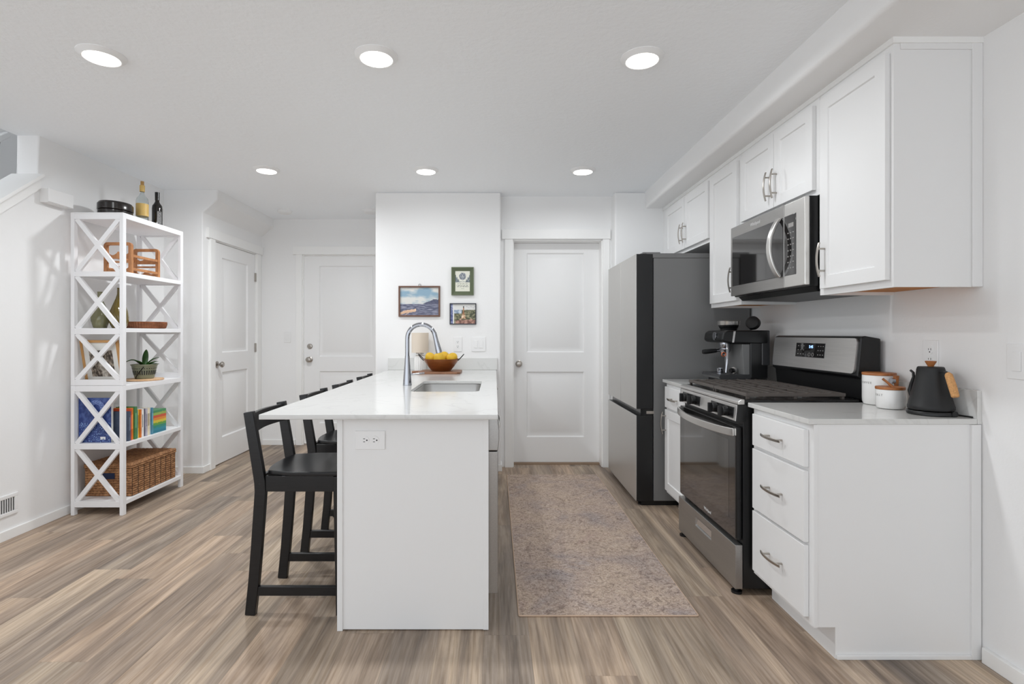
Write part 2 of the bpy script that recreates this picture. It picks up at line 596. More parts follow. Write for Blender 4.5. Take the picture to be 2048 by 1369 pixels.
front_edge = lambda a, b: a.y < 4.605 and b.y < 4.605 and a.x > -2.9 and b.x > -2.9
struct('wall_corner', M().prism([(-3.0, 0), (-2.526, 0), (-2.526, 2.255), (-2.398, 2.362), (-2.398, H), (-3.0, H)], 'y', 4.6, 4.74), WALL, bevel=0.010, seg=3, sel=front_edge)
# hall left wall, an opening for the closet door
m = M().box(-2.66, -2.526, 4.74, 4.775, 0, H).box(-2.66, -2.526, 4.775, 5.625, 2.05, H).box(-2.66, -2.526, 5.625, 5.9, 0, H)
struct('wall_hall', m, WALL)
struct('wall_hall_chase', M().prism([(-2.526, H), (-2.398, H), (-2.398, 2.362), (-2.526, 2.255)], 'y', 4.74, 5.77), WALL)
# hall end wall with the entry door opening
m = M().box(-2.66, -2.085, 5.77, 5.9, 0, H).box(-2.085, -1.15, 5.77, 5.9, 2.06, H).box(-1.15, -0.9, 5.77, 5.9, 0, H)
struct('wall_hall_end', m, WALL)
struct('wall_back', M().box(-1.05, 0.05, 4.67, 5.77, 0, H), WALL, bevel=0.014, seg=3)
m = M().box(0.05, 0.159, 4.815, 4.98, 0, H).box(0.159, 0.974, 4.815, 4.98, 2.06, H).box(0.974, 1.06, 4.815, 4.98, 0, H)
struct('wall_alcove', m, WALL)
struct('wall_back_right', M().box(1.052, 1.95, 4.67, 5.0, 0, H), WALL, bevel=0.014, seg=3)
struct('ceiling_soffit', M().box(1.315, XR + 0.02, -2.4, 4.70, 2.305, H + 0.03), WALL, bevel=0.018, seg=4)

# baseboards
BH, BT = 0.057, 0.012
struct('baseboard_right', M().box(XR - 0.018, XR, -2.4, 1.955, 0, BH), TRIM, bevel=0.003)
struct('baseboard_left', M().box(XL, XL + BT, 0.6, 4.6, 0, BH), TRIM, bevel=0.002)
struct('baseboard_corner', M().box(XL + BT, -2.514, 4.588, 4.6, 0, BH), TRIM, bevel=0.002)
struct('baseboard_hall', M().box(-2.526, -2.514, 4.6, 4.70, 0, BH), TRIM, bevel=0.002)
struct('baseboard_hall_end', M().box(-2.514, -2.16, 5.758, 5.77, 0, BH), TRIM, bevel=0.002)
struct('baseboard_alcove', M().box(0.05, 0.062, 4.66, 4.80, 0, BH).box(0.012, 0.062, 4.658, 4.67, 0, BH), TRIM, bevel=0.002)

# stair half wall cap and skirt
def sl(y, z): return z - 0.80 * (3.335 - y)
m = M().prism([(0.9, sl(0.9, 2.185)), (3.335, 2.185), (3.35, 2.197), (3.335, 2.212), (0.9, sl(0.9, 2.212))], 'x', -3.03, XL + 0.035)
struct('trim_1', m, TRIM, bevel=0.003)
m = M().prism([(0.9, sl(0.9, 2.115)), (3.335, 2.115), (3.335, 2.186), (0.9, sl(0.9, 2.186))], 'x', XL, XL + 0.015)
struct('trim_2', m, TRIM)


# ------------------------------------------------------------------ doors
STEPS_DOOR = [(0.010, 0.012), (0.028, 0.013), (0.054, 0.003)]
def knob_m(c, n, r=0.027):
    """door knob at c on the face with outward normal n"""
    c, n = Vector(c), Vector(n)
    m = M()
    ax = 'x' if abs(n.x) > 0.5 else 'y'
    sgn = n.x + n.y
    prof = [(0.031, 0), (0.031, 0.005), (0.026, 0.008), (0.011, 0.012), (0.010, 0.03), (r * 0.7, 0.034), (r, 0.044), (r, 0.053), (r * 0.75, 0.061), (0.002, 0.064)]
    m.lathe([(a, b * sgn) for a, b in prof], c, 28, ax)
    return m

def hinge_m(x0, x1, y0, y1, z0, z1):
    return M().box(x0, x1, y0, y1, z0, z1)

# door 1, straight ahead at the end of the kitchen
X0, X1, YD = 0.165, 0.968, 4.94
m = M().panelled((X0, YD, 0.015), (1, 0, 0), (0, 0, 1), (0, -1, 0), [0, 0.128, 0.662, 0.803], [0, 0.232, 0.838, 1.018, 1.94, 2.03], {(1, 1), (1, 3)}, 0.035, STEPS_DOOR)
d1 = struct('door_1', m, DOORW)
obj('door_knob', knob_m((0.221, YD, 0.927), (0, -1, 0)), NICKEL, d1)
m = M().box(0.089, 0.161, 4.795, 4.818, 0, 2.06).box(0.972, 1.033, 4.795, 4.818, 0, 2.06)
m.box(0.1585, 0.170, 4.815, 4.979, 0, 2.055).box(0.963, 0.9745, 4.815, 4.979, 0, 2.055).box(0.159, 0.974, 4.815, 4.979, 2.047, 2.0605)
struct('trim_3', m, TRIM, bevel=0.002)
struct('trim_4', M().box(0.062, 1.040, 4.788, 4.816, 2.06, 2.146), TRIM, bevel=0.002)
struct('trim_threshold', M().box(0.17, 0.963, 4.90, 4.98, 0, 0.013), mat('threshold_oak', (150, 128, 106), 0.5))

# door 2, the entry door at the end of the hall
X0, YD = -2.075, 5.79
m = M().panelled((X0, YD, 0.012), (1, 0, 0), (0, 0, 1), (0, -1, 0), [0, 0.165, 0.75, 0.915], [0, 0.22, 0.785, 0.945, 1.93, 2.045], {(1, 1), (1, 3)}, 0.04, STEPS_DOOR)
d2 = struct('door_2', m, DOORW)
obj('door_knob', knob_m((-2.012, YD, 0.925), (0, -1, 0), 0.029), NICKEL, d2)
m = M().lathe([(0.029, 0), (0.029, -0.008), (0.024, -0.014), (0.013, -0.016), (0.012, -0.02), (0.001, -0.02)], (-2.012, YD, 1.068), 28, 'y')
obj('deadbolt', m, NICKEL, d2)
m = M().box(-2.149, -2.085, 5.748, 5.772, 0, 2.06).box(-2.0865, -2.075, 5.765, 5.89, 0, 2.06).box(-2.085, -1.15, 5.765, 5.89, 2.052, 2.0605)
struct('trim_5', m, TRIM, bevel=0.002)
struct('trim_6', M().box(-2.185, -1.06, 5.742, 5.772, 2.06, 2.148), TRIM, bevel=0.002)

# door 3, closet door on the hall's left wall
XD = -2.533
m = M().panelled((XD, 4.787, 0.012), (0, 1, 0), (0, 0, 1), (1, 0, 0), [0, 0.155, 0.67, 0.826], [0, 0.232, 0.838, 1.018, 1.90, 2.025], {(1, 1), (1, 3)}, 0.035, STEPS_DOOR)
d3 = struct('door_3', m, DOORW)
obj('door_knob', knob_m((XD, 4.85, 0.925), (1, 0, 0)), NICKEL, d3)
for z in (0.32, 1.06, 1.80):
    obj('hinge', M().box(XD - 0.002, XD + 0.014, 5.607, 5.626, z - 0.045, z + 0.045), NICKEL, d3)
m = M().box(-2.528, -2.506, 4.70, 4.7775, 0, 2.05).box(-2.528, -2.506, 5.6225, 5.70, 0, 2.05)
m.box(-2.655, -2.526, 4.772, 4.784, 0, 2.05).box(-2.655, -2.526, 5.617, 5.628, 0, 2.05).box(-2.655, -2.526, 4.775, 5.625, 2.041, 2.0505)
struct('trim_7', m, TRIM, bevel=0.002)
struct('trim_8', M().box(-2.528, -2.500, 4.655, 5.742, 2.05, 2.137), TRIM, bevel=0.002)


# ------------------------------------------------------------------ ceiling fixtures
SPOTS = [(-1.75, 2.369, 'recessed ceiling light in the near row, the one on the stair side'),
         (-0.529, 2.375, 'recessed ceiling light in the near row, middle of its three'),
         (0.66, 2.39, 'recessed ceiling light in the near row, beside the cabinet soffit'),
         (-1.724, 4.02, 'recessed ceiling light in the far row, the one toward the hall'),
         (-0.523, 4.035, 'recessed ceiling light in the far row, above the sink end of the island'),
         (0.667, 4.04, 'recessed ceiling light in the far row, in front of the straight-ahead door')]
for (x, y, lab), power in zip(SPOTS, (1.05, 0.82, 0.56, 1.25, 0.17, 0.45)):
    t = thing('recessed_light', lab, 'ceiling light', (x, y, H - 0.02), 'recessed ceiling lights')
    m = M().lathe([(0.070, -0.017), (0.074, -0.019), (0.079, -0.015), (0.095, -0.003), (0.095, 0.002), (0.068, 0.002)], (x, y, H), 48)
    obj('trim_ring', m, RING, t)
    obj('lens', M().lathe([(0.0705, -0.004), (0.0705, -0.018), (0.05, -0.0205), (0.001, -0.0215)], (x, y, H), 40), LENS, t)
    ld = bpy.data.lights.new('lamp', 'AREA')
    ld.shape = 'DISK'; ld.size = 0.135; ld.energy = LAMP_W * power; ld.color = LAMP_COL; ld.spread = R(170)
    lo = bpy.data.objects.new('lamp', ld)
    C.objects.link(lo); lo.parent = t; lo.location = (0, 0, -0.005)
for x, y, lab in ((-2.12, 5.37, 'white smoke detector on the hall ceiling, beside the slanted chase'), (-1.255, 5.36, 'white smoke detector on the hall ceiling, half hidden by the picture wall')):
    m = M().lathe([(0.03, -0.034), (0.055, -0.032), (0.066, -0.024), (0.07, -0.012), (0.07, 0)], (x, y, H), 36)
    tag(obj('smoke_detector', m, PLATE), lab, 'smoke detector', 'hall smoke detectors')


# ------------------------------------------------------------------ handles
def pull(parent, c, along, out, L=0.152, name='handle'):
    c, a, o = Vector(c), Vector(along), Vector(out)
    m = M()
    pts = []
    for i in range(13):
        s = -1 + 2 * i / 12
        pts.append(c + a * (s * L / 2) + o * (0.024 + 0.012 * (1 - s * s)))
    m.sweep(pts, 0.011, 0.0055, a.cross(o))
    for s in (-0.64, 0.64):
        q = c + a * (s * L / 2)
        m.cyl(q, q + o * (0.024 + 0.012 * (1 - s * s)), 0.0042, n=12)
    return obj(name, m, NICKEL, parent, bevel=0.001, seg=1)


# ------------------------------------------------------------------ upper cabinets (doors face -X)
SHAKER = [(0.0015, 0.005), (0.003, 0.008)]
def shaker(parent, y0, y1, z0, z1, x=1.456, name='door'):
    w, h, s = y1 - y0, z1 - z0, 0.056
    m = M().panelled((x, y1, z0), (0, -1, 0), (0, 0, 1), (-1, 0, 0), [0, s, w - s, w], [0, s, h - s, h], {(1, 1)}, 0.0195, SHAKER)
    return obj(name, m, CAB, parent, bevel=0.0012, seg=1)

XF = 1.476
def upper(y0, y1, z0, label, doors, ply=True):
    t = thing('wall_cabinet', label, 'cabinet', (1.64, (y0 + y1) / 2, z0), 'white upper cabinets')
    y0 += 0.0008; y1 -= 0.0008
    m = M().box(XF, XR - 0.001, y0, y1, z0 + 0.02, 2.285)
    m.box(XF, XF + 0.02, y0, y1, z0, z0 + 0.02).box(XF + 0.02, XR - 0.001, y0, y0 + 0.014, z0, z0 + 0.02).box(XF + 0.02, XR - 0.001, y1 - 0.014, y1, z0, z0 + 0.02)
    obj('carcass', m, CAB, t)
    obj('bottom_panel', M().box(XF + 0.02, XR - 0.002, y0 + 0.014, y1 - 0.014, z0 + 0.014, z0 + 0.0205), PLY if ply else CAB, t)
    for a, b, z, hy, hz in doors:
        d = shaker(t, a, b, z, 2.256)
        pull(d, (1.456, hy, hz), (0, 0, 1), (-1, 0, 0))
    return t
t = upper(1.972, 2.418, 1.382, 'tall white wall cabinet nearest the camera, right of the microwave', [(1.988, 2.389, 1.409, 2.352, 1.535)])
obj('scribe_moulding', M().box(1.764, XR - 0.001, 1.966, 1.9725, 1.382, 2.285), CAB, t, bevel=0.0015)
obj('top_rail', M().box(1.50, XR - 0.001, 1.968, 1.9725, 2.262, 2.285), CAB, t, bevel=0.001)
upper(2.42, 3.188, 1.842, 'short white two-door wall cabinet directly above the microwave', [(2.446, 2.782, 1.868, 2.752, 1.985), (2.787, 3.160, 1.868, 2.818, 1.985)], False)
upper(3.19, 3.636, 1.382, 'tall narrow white wall cabinet between microwave and refrigerator', [(3.214, 3.612, 1.409, 3.245, 1.535)])
upper(3.638, 4.60, 1.837, 'short white two-door wall cabinet above the refrigerator', [(3.645, 4.094, 1.862, 4.062, 1.978), (4.099, 4.55, 1.862, 4.131, 1.978)], False)
struct('trim_9', M().box(1.468, XR, 1.963, 4.67, 2.283, 2.306), TRIM, bevel=0.0015)
struct('trim_10', M().box(XF, XR, 4.602, 4.67, 1.837, 2.283), CAB)


# ------------------------------------------------------------------ microwave
mw = thing('microwave', 'stainless over-the-range microwave with black glass door and curved handle', 'microwave', (1.61, 2.80, 1.40))
Y0, Y1 = 2.424, 3.184
obj('body', M().box(1.432, XR - 0.003, Y0 + 0.002, Y1 - 0.002, 1.425, 1.839), BLACKE, mw, bevel=0.003)
m = M().prism([(1.445, 1.432), (1.475, 1.402), (XR - 0.004, 1.395), (XR - 0.004, 1.432)], 'y', Y0 + 0.01, Y1 - 0.01)
obj('vent_grille', m, BLACKP, mw)
dr = obj('door', M().box(1.41, 1.434, 2.599, Y1, 1.431, 1.836), STEELM, mw, bevel=0.003)
obj('window', M().box(1.4085, 1.42, 2.603, 3.163, 1.487, 1.777), GLASSB, dr, bevel=0.004)
pts = [(1.404 - 0.05 * math.sin(math.pi * i / 16) ** 0.8, 2.632, 1.487 + 0.288 * i / 16) for i in range(17)]
hm = M().sweep(pts, 0.034, 0.016, (0, 1, 0))
obj('handle', hm, STEELB, dr, bevel=0.004, seg=2)
text('logo', 'Whirlpool', 0.026, lambda x, y, z: (1.4095 - z, 2.885 - x, 1.806 + y), SILVL, dr)
cp = obj('control_panel', M().box(1.41, 1.434, Y0, 2.5965, 1.431, 1.836), STEELB, mw, bevel=0.004)
obj('touch_panel', M().box(1.4085, 1.42, 2.492, 2.595, 1.487, 1.777), GLASSB, cp, bevel=0.003)
obj('display', M().box(1.4078, 1.41, 2.512, 2.556, 1.716, 1.736), LETTER, cp)
for r_ in range(7):
    for c_ in range(3):
        y, z = 2.515 + c_ * 0.022, 1.690 - r_ * 0.028
        obj('button', M().box(1.4078, 1.41, y - 0.005, y + 0.005, z - 0.0025, z + 0.0025), LETTER, cp)


# ------------------------------------------------------------------ right hand base run
CT = 0.892     # counter height
def drawer(parent, y0, y1, z0, z1, x=1.162):
    d = obj('drawer', M().box(x, x + 0.0195, y0, y1, z0, z1), CAB, parent, bevel=0.002)
    pull(d, (x, (y0 + y1) / 2, (z0 + z1) / 2), (0, 1, 0), (-1, 0, 0))
    return d
bc = thing('base_cabinet', 'white three-drawer base cabinet nearest the camera, right of the range', 'cabinet', (1.48, 2.2, 0), 'white base cabinets')
m = M().prism([(1.182, 0.117), (1.182, CT - 0.021), (1.788, CT - 0.021), (1.788, 0.0), (1.264, 0.0), (1.264, 0.117)], 'y', 1.978, 2.43)
obj('carcass', m, CAB, bc)
obj('front_stile', M().box(1.182, 1.197, 1.974, 1.9785, 0.117, CT - 0.021), CAB, bc, bevel=0.001)
obj('scribe_moulding', M().box(1.764, 1.799, 1.969, 1.979, 0.0, CT - 0.021), CAB, bc, bevel=0.0015)
obj('base_moulding', M().box(1.266, 1.764, 1.968, 1.979, 0, 0.017), CAB, bc, bevel=0.003)
for a, b in ((0.706, 0.847), (0.423, 0.691), (0.142, 0.411)):
    drawer(bc, 2.004, 2.406, a, b)
fc = thing('base_cabinet', 'narrow white base cabinet between range and refrigerator', 'cabinet', (1.48, 3.44, 0), 'white base cabinets')
m = M().prism([(1.182, 0.117), (1.182, CT - 0.021), (XR - 0.003, CT - 0.021), (XR - 0.003, 0.0), (1.264, 0.0), (1.264, 0.117)], 'y', 3.226, 3.664)
obj('carcass', m, CAB, fc)
drawer(fc, 3.245, 3.645, 0.706, 0.847)
d = shaker(fc, 3.245, 3.645, 0.142, 0.691, 1.162)
pull(d, (1.162, 3.62, 0.60), (0, 0, 1), (-1, 0, 0))
tag(obj('countertop', M().box(1.161, 1.786, 1.972, 2.445, CT - 0.02, CT), QUARTZ, bevel=0.0015), 'white quartz countertop under the kettle and the canisters', 'countertop')
tag(obj('countertop', M().box(1.161, XR - 0.001, 3.222, 3.69, CT - 0.02, CT), QUARTZ, bevel=0.0015), 'white quartz countertop under the espresso machine', 'countertop')
tag(obj('backsplash', M().box(1.787, XR - 0.0005, 1.972, 2.43, CT - 0.02, 0.997), QUARTZ, bevel=0.0015), 'low white quartz backsplash strip behind the black kettle', 'backsplash')
tag(obj('backsplash', M().box(1.787, XR - 0.0005, 3.232, 3.69, CT + 0.0005, 0.997), QUARTZ, bevel=0.0015), 'low white quartz backsplash strip behind the espresso machine', 'backsplash')


# ------------------------------------------------------------------ gas range
rg = thing('gas_range', 'freestanding stainless gas range with black cast iron grates and glass oven door', 'range', (1.46, 2.84, 0))
Y0, Y1 = 2.452, 3.216
obj('body', M().box(1.145, 1.775, Y0 + 0.004, Y1 - 0.004, 0.03, 0.885), BLACKP, rg, bevel=0.002)
for y in (Y0 + 0.035, Y1 - 0.035):
    for x in (1.128, 1.74):
        obj('foot', M().lathe([(0.024, 0), (0.024, 0.01), (0.009, 0.012), (0.009, 0.034)], (x, y, 0), 20), BLACKP, rg)
# cooktop with a rolled steel front
ck = obj('cooktop', M().box(1.13, 1.68, Y0, Y1, 0.884, 0.903), BLACKE, rg, bevel=0.004)
obj('front_lip', M().prism([(1.119, 0.880), (1.119, 0.894), (1.135, 0.9045), (1.15, 0.9045), (1.15, 0.880)], 'y', Y0 - 0.001, Y1 + 0.001), STEEL, ck, bevel=0.003)
pn = obj('control_panel', M().prism([(1.112, 0.802), (1.119, 0.878), (1.16, 0.878), (1.16, 0.802)], 'y', Y0 + 0.012, Y1 - 0.012), STEEL, rg, bevel=0.002)
for a, b in ((Y0 + 0.002, Y0 + 0.0118), (Y1 - 0.0118, Y1 - 0.002)):
    obj('end_cap', M().prism([(1.114, 0.802), (1.121, 0.878), (1.16, 0.878), (1.16, 0.802)], 'y', a, b), BLACKP, rg, bevel=0.001, seg=1)
for yc in (2.618, 3.028):
    obj('bezel', M().prism([(1.1105, 0.812), (1.1145, 0.864), (1.13, 0.864), (1.13, 0.812)], 'y', yc - 0.132, yc + 0.132), BLACKE, pn, bevel=0.002)
    for dy in (-0.06, 0.06):
        m = M().lathe([(0.024, 0.006), (0.023, -0.016), (0.021, -0.02), (0.001, -0.021)], (1.108, yc + dy, 0.838), 24, 'x')
        m.box(1.070, 1.092, yc + dy - 0.006, yc + dy + 0.006, 0.814, 0.862)
        obj('knob', m, BLACKP, pn, bevel=0.002, seg=1)
# oven door
od = obj('oven_door', M().box(1.116, 1.143, Y0 + 0.012, Y1 - 0.008, 0.25, 0.776), BLACKE, rg, bevel=0.004)
obj('glass', M().box(1.1135, 1.12, Y0 + 0.016, Y1 - 0.012, 0.256, 0.735), GLASSB, od, bevel=0.002)
pts = []
for i in range(25):
    s = -1 + 2 * i / 24
    pts.append((1.106 - 0.05 * (1 - s * s) ** 0.7, 2.834 + s * 0.371, 0.752 - 0.004 * (1 - s * s)))
hm = M().sweep(pts, 0.036, 0.012, (0, 0, 1))
hm.box(1.10, 1.118, 2.464, 2.484, 0.735, 0.77).box(1.10, 1.118, 3.186, 3.206, 0.735, 0.77)
obj('handle', hm, STEELB, od, bevel=0.003, seg=2)
obj('window', M().box(1.1130, 1.1136, Y0 + 0.085, Y1 - 0.085, 0.335, 0.705), GLASSW, od)
text('logo', 'Whirlpool', 0.022, lambda x, y, z: (1.113 - z, 2.79 - x, 0.282 + y), SILVL, od)
m = M().panelled((1.108, Y1 - 0.004, 0.028), (0, -1, 0), (0, 0, 1), (-1, 0, 0), [0, 0.262, 0.482, 0.756], [0, 0.118, 0.170, 0.203], {(1, 1)}, 0.035, [(0.002, 0.002), (0.008, 0.012)])
dw = obj('drawer', m, STEELM, rg, bevel=0.004, seg=2)
obj('handle_recess', M().hexa([(1.1125, 2.741, 0.157), (1.119, 2.741, 0.157), (1.119, 2.939, 0.157), (1.1125, 2.939, 0.157), (1.1175, 2.741, 0.187), (1.119, 2.741, 0.187), (1.119, 2.939, 0.187), (1.1175, 2.939, 0.187)]), STEELB, dw)  # bright plate added; light caught by the sloped recess is in its colour
# grates
for a, b in ((Y0 + 0.015, 2.832), (2.838, Y1 - 0.015)):
    m = M()
    for y in (a + 0.006, b - 0.006):
        m.box(1.165, 1.625, y - 0.007, y + 0.007, 0.916, 0.932)
    for x in (1.172, 1.618, 1.395):
        m.box(x - 0.008, x + 0.008, a, b, 0.916, 0.932)
    for x in (1.222, 1.272, 1.322, 1.455, 1.508, 1.561):
        m.box(x - 0.0045, x + 0.0045, a, b, 0.918, 0.935)
    ym = (a + b) / 2
    m.box(1.165, 1.625, ym - 0.005, ym + 0.005, 0.919, 0.931)
    for x in (1.175, 1.395, 1.615):
        for y in (a + 0.01, b - 0.01):
            m.box(x - 0.007, x + 0.007, y - 0.007, y + 0.007, 0.9025, 0.918)
    obj('grate', m, IRON, rg, bevel=0.0015, seg=1)
for x, y, r_ in ((1.285, 2.645, 0.045), (1.285, 3.025, 0.05), (1.51, 2.645, 0.038), (1.51, 3.025, 0.034), (1.40, 2.835, 0.036)):
    b_ = obj('burner', M().lathe([(r_ + 0.012, 0), (r_ + 0.01, 0.005), (r_, 0.006), (r_, 0.0075)], (x, y, 0.9025), 28), STEEL, rg)
    obj('burner_cap', M().lathe([(r_, 0.007), (r_, 0.012), (r_ * 0.9, 0.0135), (0.001, 0.0135)], (x, y, 0.9025), 28), BLACKP, b_)
# backguard
bgd = obj('backguard', M().prism([(1.672, 1.01), (1.690, 1.19), (1.71, 1.198), (1.782, 1.185), (1.782, 0.90), (1.70, 0.90), (1.69, 1.0)], 'y', Y0 + 0.006, Y1 - 0.004), BLACKP, rg, bevel=0.006, seg=3)
m = M().hexa([(1.6635, Y0 + 0.02, 1.022), (1.674, Y0 + 0.02, 1.024), (1.674, Y1 - 0.02, 1.024), (1.6635, Y1 - 0.02, 1.022), (1.680, Y0 + 0.02, 1.187), (1.692, Y0 + 0.02, 1.185), (1.692, Y1 - 0.02, 1.185), (1.680, Y1 - 0.02, 1.187)])
fp = obj('backguard_face', m, STEEL, bgd, bevel=0.018, seg=4, sel=lambda a, b: abs(a.y - b.y) < 1e-4 and abs(a.z - b.z) < 0.01 and abs(a.x - b.x) > 0.005)
bx = lambda z, d=0: 1.6635 + (z - 1.022) * 0.1 - d
def bgbox(y0, y1, z0, z1, d):
    return M().hexa([(bx(z0, d), y0, z0), (bx(z0, -.004), y0, z0), (bx(z0, -.004), y1, z0), (bx(z0, d), y1, z0), (bx(z1, d), y0, z1), (bx(z1, -.004), y0, z1), (bx(z1, -.004), y1, z1), (bx(z1, d), y1, z1)])
obj('display', bgbox(2.70, 2.96, 1.082, 1.158, 0.0015), GLASSB, bgd, bevel=0.002)
text('clock_digits', '5:45', 0.021, lambda x, y, z: (bx(1.135 + y, 0.002) - z, 2.818 - x, 1.138 + y), BLUEL, bgd)
for r_ in range(3):
    for y in (2.715, 2.735, 2.755, 2.885, 2.91, 2.935):
        z = 1.142 - r_ * 0.022
        obj('button', bgbox(y - 0.004, y + 0.004, z - 0.002, z + 0.002, 0.0022), LETTER, bgd)
for y in (2.80, 2.83):
    ring = [(bx(1.097 + 0.009 * math.sin(a), 0.002), y + 0.009 * math.cos(a), 1.097 + 0.009 * math.sin(a)) for a in [k * math.pi / 8 for k in range(16)]]
    obj('button', M().tube(ring, 0.0012, 6, closed=True), LETTER, bgd)


# ------------------------------------------------------------------ refrigerator
fr = thing('refrigerator', 'grey stainless french door refrigerator with bottom freezer drawer', 'refrigerator', (1.38, 4.17, 0))
Y0, Y1 = 3.722, 4.622
obj('body', M().box(1.11, 1.785, Y0 + 0.004, Y1 - 0.004, 0.035, 1.737), FSIDE, fr, bevel=0.004)
obj('top_cap', M().box(1.06, 1.785, Y0 + 0.004, Y1 - 0.004, 1.737, 1.771), FSIDE, fr, bevel=0.005)
obj('toe_grille', M().box(1.03, 1.77, Y0 + 0.02, Y1 - 0.02, 0.0, 0.036), BLACKP, fr)
for nm, a, b, z0, z1 in (('door', Y0, 4.1685, 0.68, 1.765), ('door', 4.1735, Y1, 0.68, 1.765), ('freezer_drawer', Y0, Y1, 0.035, 0.635)):
    d = obj(nm, M().box(0.989, 1.104, a, b, z0, z1), BLACKP, fr, bevel=0.003)
    obj('steel_front', M().box(0.9845, 0.9905, a + 0.0005, b - 0.0005, z0 + 0.001, z1 - 0.001), FRONT, d, bevel=0.002)
obj('handle_recess', M().box(1.02, 1.10, Y0 + 0.01, Y1 - 0.005, 0.634, 0.681), BLACKE, fr)
for y in (Y0 + 0.05, Y1 - 0.05):
    obj('hinge_cover', M().box(1.035, 1.16, y - 0.04, y + 0.04, 1.766, 1.779), FSIDE, fr, bevel=0.004)
for y in (Y0 + 0.05, Y1 - 0.05):
    obj('foot', M().lathe([(0.022, 0), (0.022, 0.012), (0.01, 0.014), (0.01, 0.036)], (1.005 + 0.03, y, 0), 18), BLACKP, fr)
obj('door_hinge', M().box(1.06, 1.112, Y0 + 0.004, Y0 + 0.03, 0.645, 0.665), NICKEL, fr)


# ------------------------------------------------------------------ island
IT = 0.889
isl = thing('island_cabinet', 'white kitchen island cabinet with plain end panel', 'cabinet', (-0.33, 3.4, 0))
obj('end_panel', M().box(-0.620, -0.028, 2.166, 2.186, 0.004, IT - 0.021), CAB, isl, bevel=0.0015)
obj('front_stile', M().box(-0.048, -0.026, 2.163, 2.1665, 0.004, IT - 0.021), CAB, isl, bevel=0.001)
obj('back_panel', M().box(-0.641, -0.6185, 2.160, 4.668, 0.0, IT - 0.021), CAB, isl, bevel=0.0015)
m = M().prism([(-0.618, 0.0), (-0.10, 0.0), (-0.10, 0.11), (-0.034, 0.11), (-0.034, 0.60), (-0.618, 0.60)], 'y', 2.81, 4.668)
m.box(-0.618, -0.034, 2.81, 2.825, 0.60, IT - 0.021).box(-0.618, -0.034, 3.72, 4.668, 0.60, IT - 0.021).box(-0.06, -0.034, 2.825, 3.72, 0.60, IT - 0.021).box(-0.618, -0.60, 2.825, 3.72, 0.60, IT - 0.021)
obj('carcass', m, CAB, isl)
for a, b, hy in ((2.835, 3.265, 3.235), (3.27, 3.70, 3.30)):
    d = M().box(-0.034, -0.015, a, b, 0.14, 0.85)
    d = obj('door', d, CAB, isl, bevel=0.002)
    pull(d, (-0.015, hy, 0.70), (0, 0, 1), (1, 0, 0))
for z0, z1 in ((0.70, 0.85), (0.43, 0.69), (0.14, 0.42)):
    d = obj('drawer', M().box(-0.034, -0.015, 3.73, 4.62, z0, z1), CAB, isl, bevel=0.002)
    pull(d, (-0.015, 4.17, (z0 + z1) / 2), (0, 1, 0), (1, 0, 0))
# dishwasher
dwr = thing('dishwasher', 'stainless dishwasher built into the island beside the end panel', 'dishwasher', (-0.3, 2.5, 0))
obj('tub', M().box(-0.60, -0.036, 2.20, 2.80, 0.10, 0.862), BLACKP, dwr)
obj('toe_kick', M().box(-0.60, -0.09, 2.20, 2.80, 0.0, 0.10), BLACKP, dwr)
obj('door', M().box(-0.034, 0.0125, 2.195, 2.803, 0.136, 0.722), STEELM, dwr, bevel=0.003)
obj('control_panel', M().prism([(-0.034, 0.725), (0.0125, 0.725), (0.0175, 0.77), (0.0175, 0.81), (0.011, 0.858), (-0.034, 0.858)], 'y', 2.195, 2.803), STEELM, dwr, bevel=0.004, seg=3)
pts = [(0.0145 + 0.009 * math.sin(math.pi * i / 12), 2.32 + 0.36 * i / 12, 0.80) for i in range(13)]
obj('handle', M().sweep(pts, 0.018, 0.006, (0, 0, 1)), STEELB, dwr, bevel=0.002, seg=1)

# worktop with the sink cut-out
def rrect(x0, x1, y0, y1, r, n=6):
    out = []
    for cx, cy, a0 in ((x1 - r, y1 - r, 0), (x0 + r, y1 - r, 90), (x0 + r, y0 + r, 180), (x1 - r, y0 + r, 270)):
        for k in range(n + 1):
            a = R(a0 + 90 * k / n)
            out.append((cx + r * math.cos(a), cy + r * math.sin(a)))
    return out
SX0, SX1, SY0, SY1 = -0.475, -0.088, 2.925, 3.60
hole = rrect(SX0, SX1, SY0, SY1, 0.055)
m = M()
OX0, OX1, OY0, OY1 = -0.932, 0.012, 2.10, 4.668
def ring_face(z):
    """outer rectangle with the hole, as a fan of quads between hole points and matching outer points"""
    cx, cy = (SX0 + SX1) / 2, (SY0 + SY1) / 2
    outer = []
    for x, y in hole:
        dx, dy = x - cx, y - cy
        s = min(((OX1 if dx > 0 else OX0) - cx) / dx if abs(dx) > 1e-9 else 1e9, ((OY1 if dy > 0 else OY0) - cy) / dy if abs(dy) > 1e-9 else 1e9)
        outer.append((cx + dx * s, cy + dy * s))
    return outer
def sided(p):
    return [k for k, c in (('r', abs(p[0] - OX1) < 1e-6), ('l', abs(p[0] - OX0) < 1e-6), ('t', abs(p[1] - OY1) < 1e-6), ('b', abs(p[1] - OY0) < 1e-6)) if c][0]
CORN = {frozenset('rt'): (OX1, OY1), frozenset('tl'): (OX0, OY1), frozenset('lb'): (OX0, OY0), frozenset('br'): (OX1, OY0)}
outer = ring_face(0)
n = len(hole)
for z, flip in ((IT, False), (IT - 0.02, True)):
    for i in range(n):
        j = (i + 1) % n
        a, b = outer[i], outer[j]
        pts = [hole[i], a]
        if sided(a) != sided(b):
            pts.append(CORN[frozenset(sided(a) + sided(b))])
        pts += [b, hole[j]]
        m.face([(x, y, z) for x, y in (pts[::-1] if flip else pts)])
